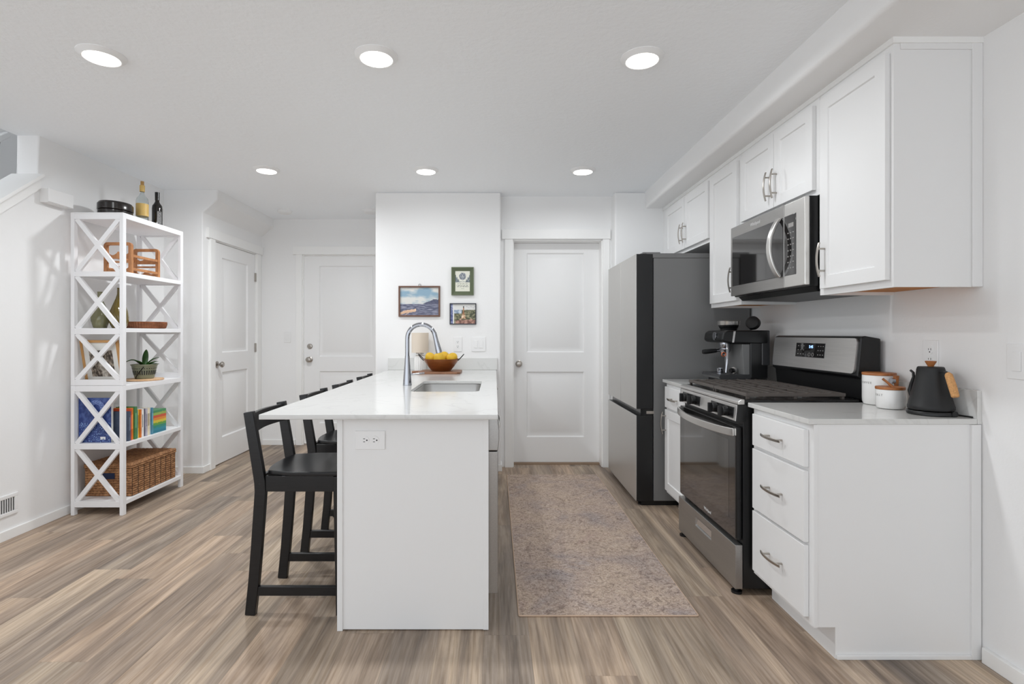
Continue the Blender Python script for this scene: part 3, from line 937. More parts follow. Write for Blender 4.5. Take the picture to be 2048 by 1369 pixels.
for i in range(n):
    j = (i + 1) % n
    m.face([(*hole[i], IT), (*hole[j], IT), (*hole[j], IT - 0.02), (*hole[i], IT - 0.02)])
oc = [(OX0, OY0), (OX1, OY0), (OX1, OY1), (OX0, OY1)]
loop = []
for i in range(n):
    j = (i + 1) % n
    loop.append(outer[i])
    if sided(outer[i]) != sided(outer[j]):
        loop.append(CORN[frozenset(sided(outer[i]) + sided(outer[j]))])
for i in range(len(loop)):
    a, b = loop[i], loop[(i + 1) % len(loop)]
    m.face([(*a, IT - 0.02), (*b, IT - 0.02), (*b, IT), (*a, IT)])
bmesh.ops.remove_doubles(m.bm, verts=m.bm.verts, dist=1e-5)
tag(obj('countertop', m, QUARTZ, bevel=0.0015, seg=1), 'long white quartz island countertop around the sink', 'countertop')
tag(obj('backsplash', M().box(-0.935, 0.02, 4.652, 4.6695, IT + 0.0005, 0.992), QUARTZ, bevel=0.0015), 'low white quartz backsplash strip below the three pictures', 'backsplash')

# sink
sk = thing('sink', 'undermount stainless steel sink bowl in the island', 'sink', (-0.28, 3.26, 0.68))
m = M()
rings = []
for (g, z, r_) in ((0.022, IT - 0.0215, 0.07), (-0.004, IT - 0.0215, 0.055), (-0.004, IT - 0.03, 0.055), (-0.012, IT - 0.16, 0.055), (-0.03, IT - 0.195, 0.05), (-0.06, IT - 0.205, 0.05)):
    pts = rrect(SX0 - g, SX1 + g, SY0 - g, SY1 + g, r_)
    rings.append([m.bm.verts.new((x, y, z)) for x, y in pts])
for r0, r1 in zip(rings, rings[1:]):
    for k in range(n):
        m.bm.faces.new((r0[k], r0[(k + 1) % n], r1[(k + 1) % n], r1[k]))
m.bm.faces.new(rings[-1])
obj('bowl', m, SINKST, sk, angle=60)
obj('drain', M().lathe([(0.055, 0), (0.05, 0.004), (0.04, 0.004), (0.035, -0.001), (0.001, -0.001)], (-0.28, 3.35, IT - 0.2055), 28), CHROME, sk)

# faucet
FX, FY = -0.54, 3.28
fa = thing('faucet', 'tall chrome gooseneck pull-down faucet beside the sink', 'faucet', (FX, FY, IT))
obj('body', M().lathe([(0.0275, 0.0005), (0.0275, 0.004), (0.0255, 0.03), (0.0215, 0.08), (0.0165, 0.145), (0.0145, 0.178), (0.0145, 0.182)], (FX, FY, IT), 36), CHROME, fa)
pts = [(FX, FY, IT + 0.18), (FX, FY, IT + 0.24), (FX, FY, IT + 0.285)]
rr = 0.086
for k in range(1, 17):
    a = math.pi - (math.pi * 0.90) * k / 16
    pts.append((FX + rr + rr * math.cos(a), FY, IT + 0.289 + rr * math.sin(a)))
obj('spout', M().tube(pts, 0.0132, 20), CHROME, fa)
e1, e0 = Vector(pts[-1]), Vector(pts[-2])
dv = (e1 - e0).normalized()
dv = Vector((0.24, 0, -0.97)).normalized()
obj('spray_head', M().tube([e1 - dv * 0.01, e1 + dv * 0.04, e1 + dv * 0.1, e1 + dv * 0.118, e1 + dv * 0.12], [0.0135, 0.0145, 0.019, 0.0195, 0.017], 24), CHROME, fa)
obj('lever', M().tube([(FX + 0.01, FY, IT + 0.066), (FX + 0.04, FY, IT + 0.07), (FX + 0.105, FY + 0.01, IT + 0.076)], [0.008, 0.0055, 0.0045], 14), CHROME, fa)


# ------------------------------------------------------------------ wall plates
def plate(label, c, U, N, w, h, kind, cat):
    """kind: outlets/rockers along U; V is up (or across)"""
    c, U, N = Vector(c), Vector(U), Vector(N)
    V = Vector((0, 0, 1))
    nm = {'outlet': 'wall_outlet', 'switch': 'light_switch', 'outlet_h': 'wall_outlet'}[kind]
    t = thing(nm, label, cat, tuple(c))
    def bx_(u0, u1, v0, v1, d0, d1):
        p = []
        for d in (d0, d1):
            for u, v in ((u0, v0), (u1, v0), (u1, v1), (u0, v1)):
                p.append(c + U * u + V * v + N * d)
        return M().hexa(p)
    obj('cover_plate', bx_(-w / 2, w / 2, -h / 2, h / 2, 0.0003, 0.0055), PLATE, t, bevel=0.0018, seg=2)
    if kind == 'switch':
        k = round(w / 0.058) if w > 0.09 else 1
        for i in range(k):
            u = (i - (k - 1) / 2) * 0.046
            obj('rocker', bx_(u - 0.0165, u + 0.0165, -0.033, 0.033, 0.0055, 0.0085), PLATE, t, bevel=0.001, seg=1)
    else:
        hz = kind == 'outlet_h'
        for s in (-1, 1):
            du, dvv = (0.02 * s, 0) if hz else (0, 0.02 * s)
            cc = c + U * du + V * dvv
            m = M()
            pr = []
            for k in range(24):
                a = 2 * math.pi * k / 24
                pu, pv = 0.0172 * math.cos(a), 0.0172 * math.sin(a)
                if hz: pv = max(-0.0172, min(0.0172, pv)); pu = pu
                else: pu = max(-0.0145, min(0.0145, pu))
                pr.append((pu, pv))
            A = [m.bm.verts.new(cc + U * a + V * b + N * 0.0054) for a, b in pr]
            B = [m.bm.verts.new(cc + U * a + V * b + N * 0.0075) for a, b in pr]
            m.bm.faces.new(B); m.bm.faces.new(A[::-1])
            for k in range(24):
                m.bm.faces.new((A[k], A[(k + 1) % 24], B[(k + 1) % 24], B[k]))
            soc = obj('socket', m, PLATE, t)
            for (au, av, su, sv) in (((-0.003, 0.006, 0.004, 0.0012), (-0.003, -0.006, 0.004, 0.0012), (0.008, 0, 0.0028, 0.0026)) if hz else ((-0.006, 0.004, 0.0012, 0.0035), (0.006, 0.004, 0.0012, 0.0045), (0, -0.007, 0.0025, 0.0025))):
                obj('slot', bx_(du + au - su, du + au + su, dvv + av - sv, dvv + av + sv, 0.0072, 0.0078), SLOT, soc)
    return t
W = lambda px, py, d: (((px - 990) * d / F), d, CAMH - (py - 667) * d / F)
c = W(740.5, 880.5, 2.166)
plate('white double outlet turned sideways on the island end panel', (c[0], 2.166, c[2]), (1, 0, 0), (0, -1, 0), 0.122, 0.076, 'outlet_h', 'outlet')
c = W(915.5, 689, 4.67)
plate('white upright wall outlet below the lighthouse picture', (c[0], 4.67, c[2]), (1, 0, 0), (0, -1, 0), 0.074, 0.127, 'outlet', 'outlet')
c = W(957, 689, 4.67)
plate('white double rocker switch beside the outlet under the pictures', (c[0], 4.67, c[2]), (1, 0, 0), (0, -1, 0), 0.122, 0.127, 'switch', 'light switch')
c = W(575, 674.5, 5.77)
plate('white single light switch on the hall wall beside the entry door', (c[0], 5.77, c[2]), (1, 0, 0), (0, -1, 0), 0.074, 0.12, 'switch', 'light switch')
plate('white wall outlet above the counter behind the black kettle', (XR, 2.20, 1.12), (0, -1, 0), (-1, 0, 0), 0.076, 0.122, 'outlet', 'outlet')
plate('white double light switch at the right edge of the photo', (XR, 1.812, 1.112), (0, -1, 0), (-1, 0, 0), 0.118, 0.122, 'switch', 'light switch')
# door chime box
ch = thing('door_chime', 'white rectangular door chime box high on the stair wall', 'door chime', (XL, 3.44, 2.07))
obj('case', M().box(XL, XL + 0.052, 3.345, 3.535, 2.034, 2.122), PLATE, ch, bevel=0.003)
obj('cover', M().box(XL + 0.05, XL + 0.06, 3.342, 3.538, 2.038, 2.124), PLATE, ch, bevel=0.003)
# floor register in the left wall
vt = thing('wall_vent', 'white slotted air vent low on the wall left of the bookshelf', 'vent', (XL, 3.03, 0.24))
def ring_box(y0, y1, z0, z1, b_, x0, x1):
    return M().box(x0, x1, y0, y1, z0, z0 + b_).box(x0, x1, y0, y1, z1 - b_, z1).box(x0, x1, y0, y0 + b_, z0 + b_, z1 - b_).box(x0, x1, y1 - b_, y1, z0 + b_, z1 - b_)
obj('vent_frame', ring_box(2.86, 3.187, 0.138, 0.262, 0.022, XL, XL + 0.008), PLATE, vt, bevel=0.002, seg=1)
obj('backing', M().box(XL, XL + 0.001, 2.87, 3.18, 0.15, 0.25), SLOT, vt)
m = M()
for k in range(19):
    y = 2.89 + k * 0.0152
    m.box(XL + 0.001, XL + 0.006, y, y + 0.004, 0.155, 0.245)
obj('louver', m, PLATE, vt)
# stair handrail, its bracket
hr = thing('handrail', 'white stair handrail with metal bracket at the upper left corner', 'handrail', (-3.9, 4.0, 2.7))
obj('rail', M().sweep([(-3.86, 1.6, 0.70), (-3.86, 4.215, 2.785)], 0.04, 0.045, (1, 0, 0)), TRIM, hr, bevel=0.008)
obj('bracket', M().tube([(-3.95, 4.15, 2.66), (-3.90, 4.15, 2.655), (-3.87, 4.15, 2.675), (-3.86, 4.15, 2.715)], 0.008, 10).lathe([(0.028, 0), (0.026, 0.006), (0.005, 0.008)], (-3.95, 4.15, 2.66), 20, 'x'), NICKEL, hr)


# ------------------------------------------------------------------ pictures on the back wall
def picture(label, px0, py0, px1, py1, fw, fmat, colf, nu, nv, depth=0.016, steps=1, hang=False):
    a, b = W(px0, py1, 4.67), W(px1, py0, 4.67)
    x0, z0, x1, z1 = a[0], a[2], b[0], b[2]
    t = thing('framed_picture', label, 'picture', ((x0 + x1) / 2, 4.67, z0))
    y1 = 4.6695
    y0 = y1 - depth
    m = M()
    cuts = []
    def rng(i, yy):
        return (x0 + i, x1 - i, z0 + i, z1 - i, yy)
    for k in range(steps):
        i0, i1 = fw * k / steps, fw * (k + 1) / steps
        yy = y0 + depth * 0.28 * k
        m.box(x0 + i0, x1 - i0, yy, y1, z0 + i0, z0 + i1).box(x0 + i0, x1 - i0, yy, y1, z1 - i1, z1 - i0)
        m.box(x0 + i0, x0 + i1, yy, y1, z0 + i1, z1 - i1).box(x1 - i1, x1 - i0, yy, y1, z0 + i1, z1 - i1)
    obj('frame', m, fmat, t, bevel=0.0012, seg=1)
    g = grid(M(), (x0 + fw, y0 + depth * 0.7, z0 + fw), (x1 - x0 - 2 * fw, 0, 0), (0, 0, z1 - z0 - 2 * fw), nu, nv, colf)
    obj('print', g, PRINT, t)
    if hang:
        xm = (x0 + x1) / 2 + 0.003
        obj('hanger', M().tube([(xm + 0.010 * math.cos(a), y1 - 0.004, z1 + 0.008 + 0.010 * math.sin(a)) for a in [k * math.pi / 8 for k in range(16)]], 0.0015, 6, closed=True), WIRE, t)
    return t

def sea(u, v):
    n = fbm(u * 3, v * 6, 1)
    hz = 0.41
    if v > hz:
        hill = hz + 0.02 + (0.0 if u < 0.62 else 0.14 * min(1, (u - 0.62) / 0.25) + 0.02 * fbm(u * 14, 0, 4))
        if u > 0.6 and v < hill:
            return mixc((96, 98, 122), (72, 76, 100), fbm(u * 20, v * 30, 2) + 0.5)
        t = fbm(u * 2.4 + 1, v * 4.5, 7) * 1.3 + 0.45 + (0.25 if v < 0.5 else 0)
        return mixc((138, 168, 188), (216, 216, 212), t)
    road = 0.10 + 0.16 * (u / 0.42)
    if u < 0.42 and road - 0.10 < v - 0.02 * math.sin(u * 12) < road and v < 0.28:
        return mixc((214, 176, 146), (232, 204, 178), n + 0.5)
    if abs(v - (u - 0.12) * 0.9) < 0.012 and u < 0.35:
        return (214, 190, 170)
    s = fbm(u * 6, v * 26, 3)
    return mixc((82, 86, 110), (146, 148, 166), s * 1.3 + 0.4)
picture('brown-framed seascape painting with a blue cloudy sky', 797.5, 572.5, 880.5, 634, 0.014, BROWNF, sea, 70, 52, hang=True)

def forest(u, v):
    wob = fbm(u * 18, v * 18, 5)
    if v > 0.44:
        du, dv_ = u - 0.5, v - 0.74
        rad = math.hypot(du, dv_ * 1.3)
        if rad < 0.07: return (168, 172, 176)
        if rad < 0.24 + 0.05 * wob: return mixc((96, 104, 116), (182, 186, 190), wob * 1.6 + 0.4)
        if v < 0.46 + 1.0 * max(0, abs(u - 0.5) - 0.16) + 0.05 * math.sin(u * 60): return mixc((88, 98, 104), (150, 158, 162), wob * 1.5 + 0.5)
        return (226, 226, 214)
    for vc in (0.37, 0.28, 0.23):
        if abs(v - vc - 0.012 * math.sin(u * 70 + vc * 50)) < 0.012 and 0.1 < u < 0.9 and math.sin(u * 33 + vc * 90) > -0.75: return (104, 108, 106)
    if abs(v - 0.13) < 0.01 and 0.38 < u < 0.62: return (130, 132, 128)
    return (226, 226, 212)
picture('small green-framed forest print with handwritten lines', 903, 535, 947.5, 591, 0.034, GREENF, forest, 52, 72, depth=0.02, steps=3)

def beacon(u, v):
    n = fbm(u * 9, v * 9, 11)
    if u < 0.10: return mixc((86, 96, 150), (180, 186, 214), n + 0.45)
    if u < 0.135: return (232, 232, 232)
    w = 0.02 + 0.11 * max(0, 0.62 - v) / 0.5
    if 0.24 < v < 0.82 and abs(u - 0.52) < w: return mixc((150, 104, 72), (238, 214, 186), n * 1.4 + 0.5 + (0.3 if u < 0.52 else -0.2))
    if 0.82 <= v < 0.9 and abs(u - 0.52) < 0.02: return (74, 72, 76)
    if v > 0.70:
        if u > 0.62 and abs((v - 0.84) - 0.04 * math.sin(u * 40)) < 0.02 and math.sin(u * 90) > -0.3: return (190, 188, 192)
        return (222, 222, 220)
    if v > 0.52 and u < 0.45: return mixc((120, 140, 168), (196, 206, 216), n + 0.5)
    if v < 0.2 + 0.1 * n and u > 0.2: return mixc((120, 84, 74), (190, 148, 132), n * 1.4 + 0.5)
    return mixc((74, 78, 58), (150, 146, 116), n * 1.5 + 0.45)
picture('small dark-framed lighthouse print below the green frame', 899.5, 607, 952.5, 649.5, 0.008, BLACKF, beacon, 64, 48)


# ------------------------------------------------------------------ things on the island
m = M().prism([(-0.585, 4.16), (-0.30, 4.16), (-0.275, 4.19), (-0.275, 4.46), (-0.30, 4.49), (-0.585, 4.49), (-0.605, 4.44), (-0.615, 4.36), (-0.66, 4.345), (-0.675, 4.31), (-0.665, 4.27), (-0.615, 4.255), (-0.605, 4.21)], 'z', IT, IT + 0.016)
tag(obj('cutting_board', m, BOARD, bevel=0.003), 'reddish wooden cutting board under the fruit bowl', 'cutting board')
BX, BY, BZ = -0.437, 4.325, IT + 0.016
bw = thing('fruit_bowl', 'hammered copper-brown bowl with two dark wire handles on the cutting board', 'bowl', (BX, BY, BZ))
prof = [(0.072, 0.0003), (0.078, 0.002), (0.105, 0.036), (0.130, 0.07), (0.146, 0.098), (0.1435, 0.0985), (0.127, 0.072), (0.102, 0.040), (0.074, 0.008), (0.001, 0.006)]
obj('bowl', M().lathe(prof, (BX, BY, BZ), 56), COPPER, bw)
for s in (-1, 1):
    x0 = BX + s * 0.138
    pts = [(x0, BY - 0.035, BZ + 0.085), (x0 + s * 0.022, BY - 0.034, BZ + 0.107), (x0 + s * 0.042, BY - 0.024, BZ + 0.130), (x0 + s * 0.046, BY, BZ + 0.135), (x0 + s * 0.042, BY + 0.024, BZ + 0.130), (x0 + s * 0.022, BY + 0.034, BZ + 0.107), (x0, BY + 0.035, BZ + 0.085)]
    obj('handle', M().tube(pts, 0.0035, 8), WIRE, bw)
def quince(label, c, r, lean, stem=False, end=None):
    t = thing('quince', label, 'fruit', (c[0], c[1], c[2] - r), 'quinces in the bowl')
    m = M()
    prof = []
    for k in range(15):
        a = math.pi * k / 14
        h = -math.cos(a)
        rr_ = math.sin(a) * (1.0 - 0.20 * max(0, h) + 0.04 * math.sin(3 * a))
        prof.append((r * rr_, r * h * 1.05))
    m.lathe(prof, (0, 0, 0), 32, ribs=5, rib=0.02)
    bmesh.ops.rotate(m.bm, verts=m.bm.verts, cent=(0, 0, 0), matrix=Matrix.Rotation(lean[0], 3, 'X') @ Matrix.Rotation(lean[1], 3, 'Y'))
    bmesh.ops.translate(m.bm, verts=m.bm.verts, vec=c)
    obj('flesh', m, QUINCE, t, angle=80)
    mt = Matrix.Rotation(lean[0], 3, 'X') @ Matrix.Rotation(lean[1], 3, 'Y')
    if stem:
        p0 = Vector(c) + mt @ Vector((0, 0, r * 0.98))
        p1 = Vector(c) + mt @ Vector((0.012, 0, r * 1.35))
        obj('stem', M().tube([p0, (p0 + p1) / 2 + Vector((-.004, 0, 0)), p1], [0.005, 0.004, 0.006], 8), STEM, t)
    if end:
        p0 = Vector(c) + mt @ Vector((0, 0, -r * 1.0)); p1 = Vector(c) + mt @ Vector((0, 0, -r * 1.07))
        obj('calyx', M().cyl(p0, p1, 0.009, 0.006, 10), STEM, t)
quince('yellow quince at the left side of the bowl', (BX - 0.090, BY + 0.015, BZ + 0.105), 0.0445, (R(20), R(-30)))
quince('large yellow quince with a stem in the middle of the bowl', (BX - 0.012, BY - 0.045, BZ + 0.102), 0.049, (R(15), R(-14)), stem=True)
quince('ripe yellow quince showing its brown blossom end', (BX + 0.020, BY + 0.057, BZ + 0.107), 0.049, (R(-100), R(40)), end=True)
quince('yellow quince at the right side of the bowl', (BX + 0.090, BY - 0.020, BZ + 0.105), 0.0445, (R(10), R(50)))

# table lamp
LX, LY = -0.642, 4.565
lp = thing('table_lamp', 'small table lamp with cream drum shade and ribbed white base', 'lamp', (LX, LY, IT))
obj('base', M().lathe([(0.047, 0.0003), (0.049, 0.004), (0.049, 0.11), (0.044, 0.128), (0.02, 0.138), (0.012, 0.142), (0.012, 0.15)], (LX, LY, IT), 72, ribs=18, rib=0.03), CERAM, lp)
obj('socket_switch', M().cyl((LX, LY, IT + 0.145), (LX, LY, IT + 0.165), 0.011).tube([(LX - 0.035, LY, IT + 0.15), (LX + 0.03, LY, IT + 0.148)], 0.004, 10), NICKEL, lp)
obj('lamp_shade', M().lathe([(0.0715, 0.156), (0.0725, 0.156), (0.0725, 0.325), (0.0715, 0.325), (0.0705, 0.324), (0.0705, 0.157)], (LX, LY, IT), 48), SHADE, lp)


# ------------------------------------------------------------------ things on the right counter
KX, KY = 1.7085, 2.088
kt = thing('kettle', 'matte black electric gooseneck kettle with cork handle on its round base', 'kettle', (KX, KY, CT))
obj('power_base', M().lathe([(0.073, 0.0003), (0.0775, 0.003), (0.0775, 0.012), (0.075, 0.016), (0.06, 0.018), (0.001, 0.018)], (KX, KY, CT), 48), BLACKP, kt)
obj('body', M().lathe([(0.065, 0.019), (0.072, 0.02), (0.0745, 0.024), (0.0745, 0.034), (0.0725, 0.038), (0.065, 0.07), (0.056, 0.11), (0.0485, 0.145), (0.0455, 0.170), (0.045, 0.178), (0.001, 0.180)], (KX, KY, CT), 56), CHARC, kt)
ld_ = obj('lid', M().lathe([(0.0435, 0.178), (0.0435, 0.183), (0.04, 0.187), (0.001, 0.188)], (KX, KY, CT), 48), CHARC, kt)
obj('lid_knob', M().lathe([(0.009, 0.186), (0.010, 0.19), (0.018, 0.205), (0.0185, 0.208), (0.017, 0.2095), (0.001, 0.2095)], (KX, KY, CT), 32), LIDW, ld_)
hd = Vector((0.05, -0.99, 0)).normalized()
kp = lambda d, z: (KX + hd.x * d, KY + hd.y * d, CT + z)
obj('handle_arm', M().sweep([kp(0.043, 0.168), kp(0.062, 0.171), kp(0.072, 0.167), kp(0.078, 0.155)], 0.016, 0.007, (0.99, 0.14, 0)), CHARC, kt, bevel=0.002)
obj('handle_grip', M().tube([kp(0.073, 0.166), kp(0.078, 0.160), kp(0.094, 0.118), kp(0.106, 0.082), kp(0.107, 0.079)], [0.008, 0.0125, 0.0135, 0.0125, 0.009], 18), CORK, kt)
pts = [kp(-0.068, 0.055), kp(-0.088, 0.062), kp(-0.098, 0.085), kp(-0.090, 0.115), kp(-0.080, 0.14), kp(-0.082, 0.158), kp(-0.095, 0.166)]
obj('spout', M().tube(pts, [0.011, 0.0095, 0.008, 0.0065, 0.0055, 0.005, 0.0045], 14), CHARC, kt)
obj('control_dial', M().lathe([(0.012, 0), (0.012, -0.006), (0.001, -0.007)], (KX + 0.030, KY - 0.071, CT + 0.0105), 20, 'y'), BLACKE, kt)
pts = [(KX + 0.055, KY - 0.05, CT + 0.006), (KX + 0.070, KY - 0.070, CT + 0.004), (KX + 0.0745, KY - 0.10, CT + 0.004)]
obj('cord', M().tube(pts, 0.003, 8), BLACKP, kt)

CX, CY = 1.718, 2.383
cn = thing('canister', 'tall white ceramic COFFEE canister with flat wooden lid', 'canister', (CX, CY, CT))
obj('jar', M().lathe([(0.052, 0.0003), (0.058, 0.003), (0.0625, 0.014), (0.0635, 0.03), (0.0635, 0.128), (0.0625, 0.131), (0.06, 0.131), (0.06, 0.1305), (0.001, 0.1305)], (CX, CY, CT), 56), CERAM, cn)
obj('lid', M().lathe([(0.06, 0.1312), (0.0645, 0.132), (0.0645, 0.141), (0.0635, 0.1425), (0.001, 0.1425)], (CX, CY, CT), 56), LIDW, cn)
def wrap(cx, cy, rad, z0, a0):
    def f(x, y, z):
        a = a0 + x / rad
        return (cx + (rad + z) * math.cos(a), cy + (rad + z) * math.sin(a), z0 + y)
    return f
text('lettering', 'COFFEE', 0.013, wrap(CX, CY, 0.0636, CT + 0.098, math.pi + 0.08), LETTER, cn, 1.35)
SXc, SYc = 1.671, 2.252
sc_ = thing('canister', 'low white ceramic SALT cellar with wooden lid and spoon', 'canister', (SXc, SYc, CT))
obj('jar', M().lathe([(0.040, 0.0003), (0.047, 0.003), (0.0515, 0.014), (0.0525, 0.03), (0.0525, 0.078), (0.0515, 0.081), (0.001, 0.081)], (SXc, SYc, CT), 52), CERAM, sc_)
obj('lid', M().lathe([(0.05, 0.0812), (0.053, 0.082), (0.053, 0.091), (0.052, 0.0925), (0.001, 0.0925)], (SXc, SYc, CT), 52), LIDW, sc_)
text('lettering', 'SALT', 0.013, wrap(SXc, SYc, 0.0526, CT + 0.058, math.pi + 0.10), LETTER, sc_, 1.35)
tag(obj('salt_spoon', M().tube([(SXc - 0.004, SYc - 0.02, CT + 0.0925), (SXc - 0.02, SYc - 0.01, CT + 0.112), (SXc - 0.034, SYc - 0.003, CT + 0.126)], [0.006, 0.0045, 0.005], 12), LIDW), 'small wooden spoon handle sticking out of the salt cellar lid', 'spoon')
scp = thing('coffee_scoop', 'wooden-handled coffee scoop resting upright against the tall canister', 'scoop', (1.7345, 2.303, CT))
obj('handle', M().tube([(1.7345, 2.298, CT + 0.0005), (1.7345, 2.299, CT + 0.04), (1.7345, 2.301, CT + 0.09), (1.7345, 2.3025, CT + 0.134)], [0.008, 0.0075, 0.0075, 0.0115], 14), LIDW, scp)
obj('cup', M().lathe([(0.012, 0), (0.012, 0.014), (0.001, 0.016)], (1.712, 2.304, CT + 0.112), 18, 'x'), CHROME, scp)

# espresso machine, working side toward the aisle
em = thing('espresso_machine', 'black espresso machine with bean hopper and steel portafilter', 'coffee machine', (1.53, 3.41, CT))
EY0, EY1 = 3.275, 3.555
obj('base', M().box(1.42, 1.68, EY0 + 0.01, EY1 - 0.01, CT + 0.0005, CT + 0.035), BLACKP, em, bevel=0.004)
obj('column', M().box(1.568, 1.682, EY0, EY1, CT + 0.034, 1.222), BLACKP, em, bevel=0.012, seg=3)
m = M().prism([(1.394, 1.172), (1.402, 1.212), (1.425, 1.228), (1.682, 1.228), (1.682, 1.142), (1.44, 1.150), (1.405, 1.156)], 'y', EY0 - 0.004, EY1 + 0.004)
obj('head', m, BLACKP, em, bevel=0.012, seg=3)
m = M().prism([(1.57, CT + 0.06), (1.535, CT + 0.06), (1.522, 1.143), (1.57, 1.143)], 'y', EY0 + 0.006, EY1 - 0.006)
obj('backplate', m, FSIDE, em, bevel=0.003)
obj('water_tank', M().box(1.640, 1.690, EY0 - 0.003, EY1 + 0.003, CT + 0.12, 1.2275), SMOKEP, em, bevel=0.006, seg=3)
obj('drip_tray', M().prism([(1.388, CT + 0.034), (1.378, CT + 0.05), (1.386, CT + 0.064), (1.575, CT + 0.064), (1.575, CT + 0.034)], 'y', EY0 + 0.003, EY1 - 0.003), SMOKEP, em, bevel=0.003)
GX, GY = 1.472, 3.41
obj('group_head', M().lathe([(0.034, 1.112 - CT), (0.036, 1.116 - CT), (0.036, 1.152 - CT)], (GX, GY, CT), 32), CHROME, em)
pf = obj('portafilter', M().lathe([(0.018, 1.078 - CT), (0.030, 1.09 - CT), (0.035, 1.10 - CT), (0.035, 1.114 - CT)], (GX, GY, CT), 32).cyl((GX - 0.032, GY, 1.103), (GX - 0.06, GY, 1.098), 0.009), CHROME, em)
obj('handle', M().tube([(GX - 0.055, GY, 1.099), (GX - 0.085, GY, 1.096), (GX - 0.128, GY, 1.092), (GX - 0.142, GY, 1.091)], [0.012, 0.0145, 0.016, 0.0135], 16), BLACKP, pf)
obj('spout', M().cyl((GX, GY, 1.082), (GX + 0.004, GY - 0.018, 1.05), 0.008), CHROME, pf)
obj('steam_wand', M().tube([(1.436, EY0 + 0.02, 1.15), (1.433, EY0 + 0.006, 1.11), (1.424, EY0 - 0.004, 1.03), (1.417, EY0 - 0.008, 0.968)], [0.009, 0.0085, 0.0075, 0.007], 14), CHROME, em)
obj('copper_ring', M().tube([(1.408 + 0.0125 * math.cos(a), EY0 + 0.004, 1.08 + 0.0125 * math.sin(a)) for a in [k * math.pi / 10 for k in range(20)]], 0.0034, 8, closed=True), COPR, em)
obj('pressure_gauge', M().lathe([(0.026, 0), (0.026, -0.006), (0.02, -0.008), (0.001, -0.008)], (1.396, 3.38, 1.192), 24, 'x'), CHROME, em)
obj('chrome_band', M().prism([(1.456, 1.153), (1.468, 1.153), (1.478, 1.222), (1.466, 1.222)], 'y', EY0 - 0.0055, EY0), STEEL, em)
hp = obj('bean_hopper', M().lathe([(0.05, 0.0), (0.052, 0.012), (0.054, 0.014), (0.064, 0.033), (0.064, 0.035), (0.001, 0.035)], (1.505, 3.43, 1.228), 40), BLACKE, em)
obj('hopper_rim', M().lathe([(0.0645, 0.034), (0.0665, 0.038), (0.0665, 0.056), (0.069, 0.061), (0.065, 0.062), (0.001, 0.062)], (1.505, 3.43, 1.228), 40), STEELB, hp)
tag(obj('espresso_cup', M().lathe([(0.019, 0.0005), (0.021, 0.002), (0.0225, 0.028), (0.021, 0.028), (0.019, 0.004), (0.001, 0.004)], (1.452, 3.44, CT + 0.064), 28), CHROME), 'small steel cup on the espresso machine drip tray', 'cup')
tp = thing('reflection_solid', 'dark solid standing in for a round reflection by the espresso machine back plate', 'reflection shape', (1.50, 3.36, CT + 0.064))  # solid added where only a dark round reflection shows
obj('handle', M().tube([(1.478, 3.345, CT + 0.0825), (1.49, 3.352, CT + 0.083), (1.505, 3.36, CT + 0.084)], [0.012, 0.0165, 0.013], 16), BLACKP, tp)
obj('base', M().cyl((1.504, 3.3595, CT + 0.0845), (1.514, 3.365, CT + 0.0845), 0.020), STEEL, tp)
# round black puck leaning on top
cD = Vector((1.648, 3.40, 1.2745)); nD = Vector((-0.72, -0.60, 0.35)).normalized()
m = M().cyl(cD - nD * 0.018, cD + nD * 0.018, 0.042, n=40)
zl = min(v.co.z for v in m.bm.verts)
bmesh.ops.translate(m.bm, verts=m.bm.verts, vec=(0, 0, 1.2295 - zl))
tag(obj('round_puck', m, CHARC, bevel=0.005, seg=3), 'round black puck tilted on top of the espresso machine', 'gadget')


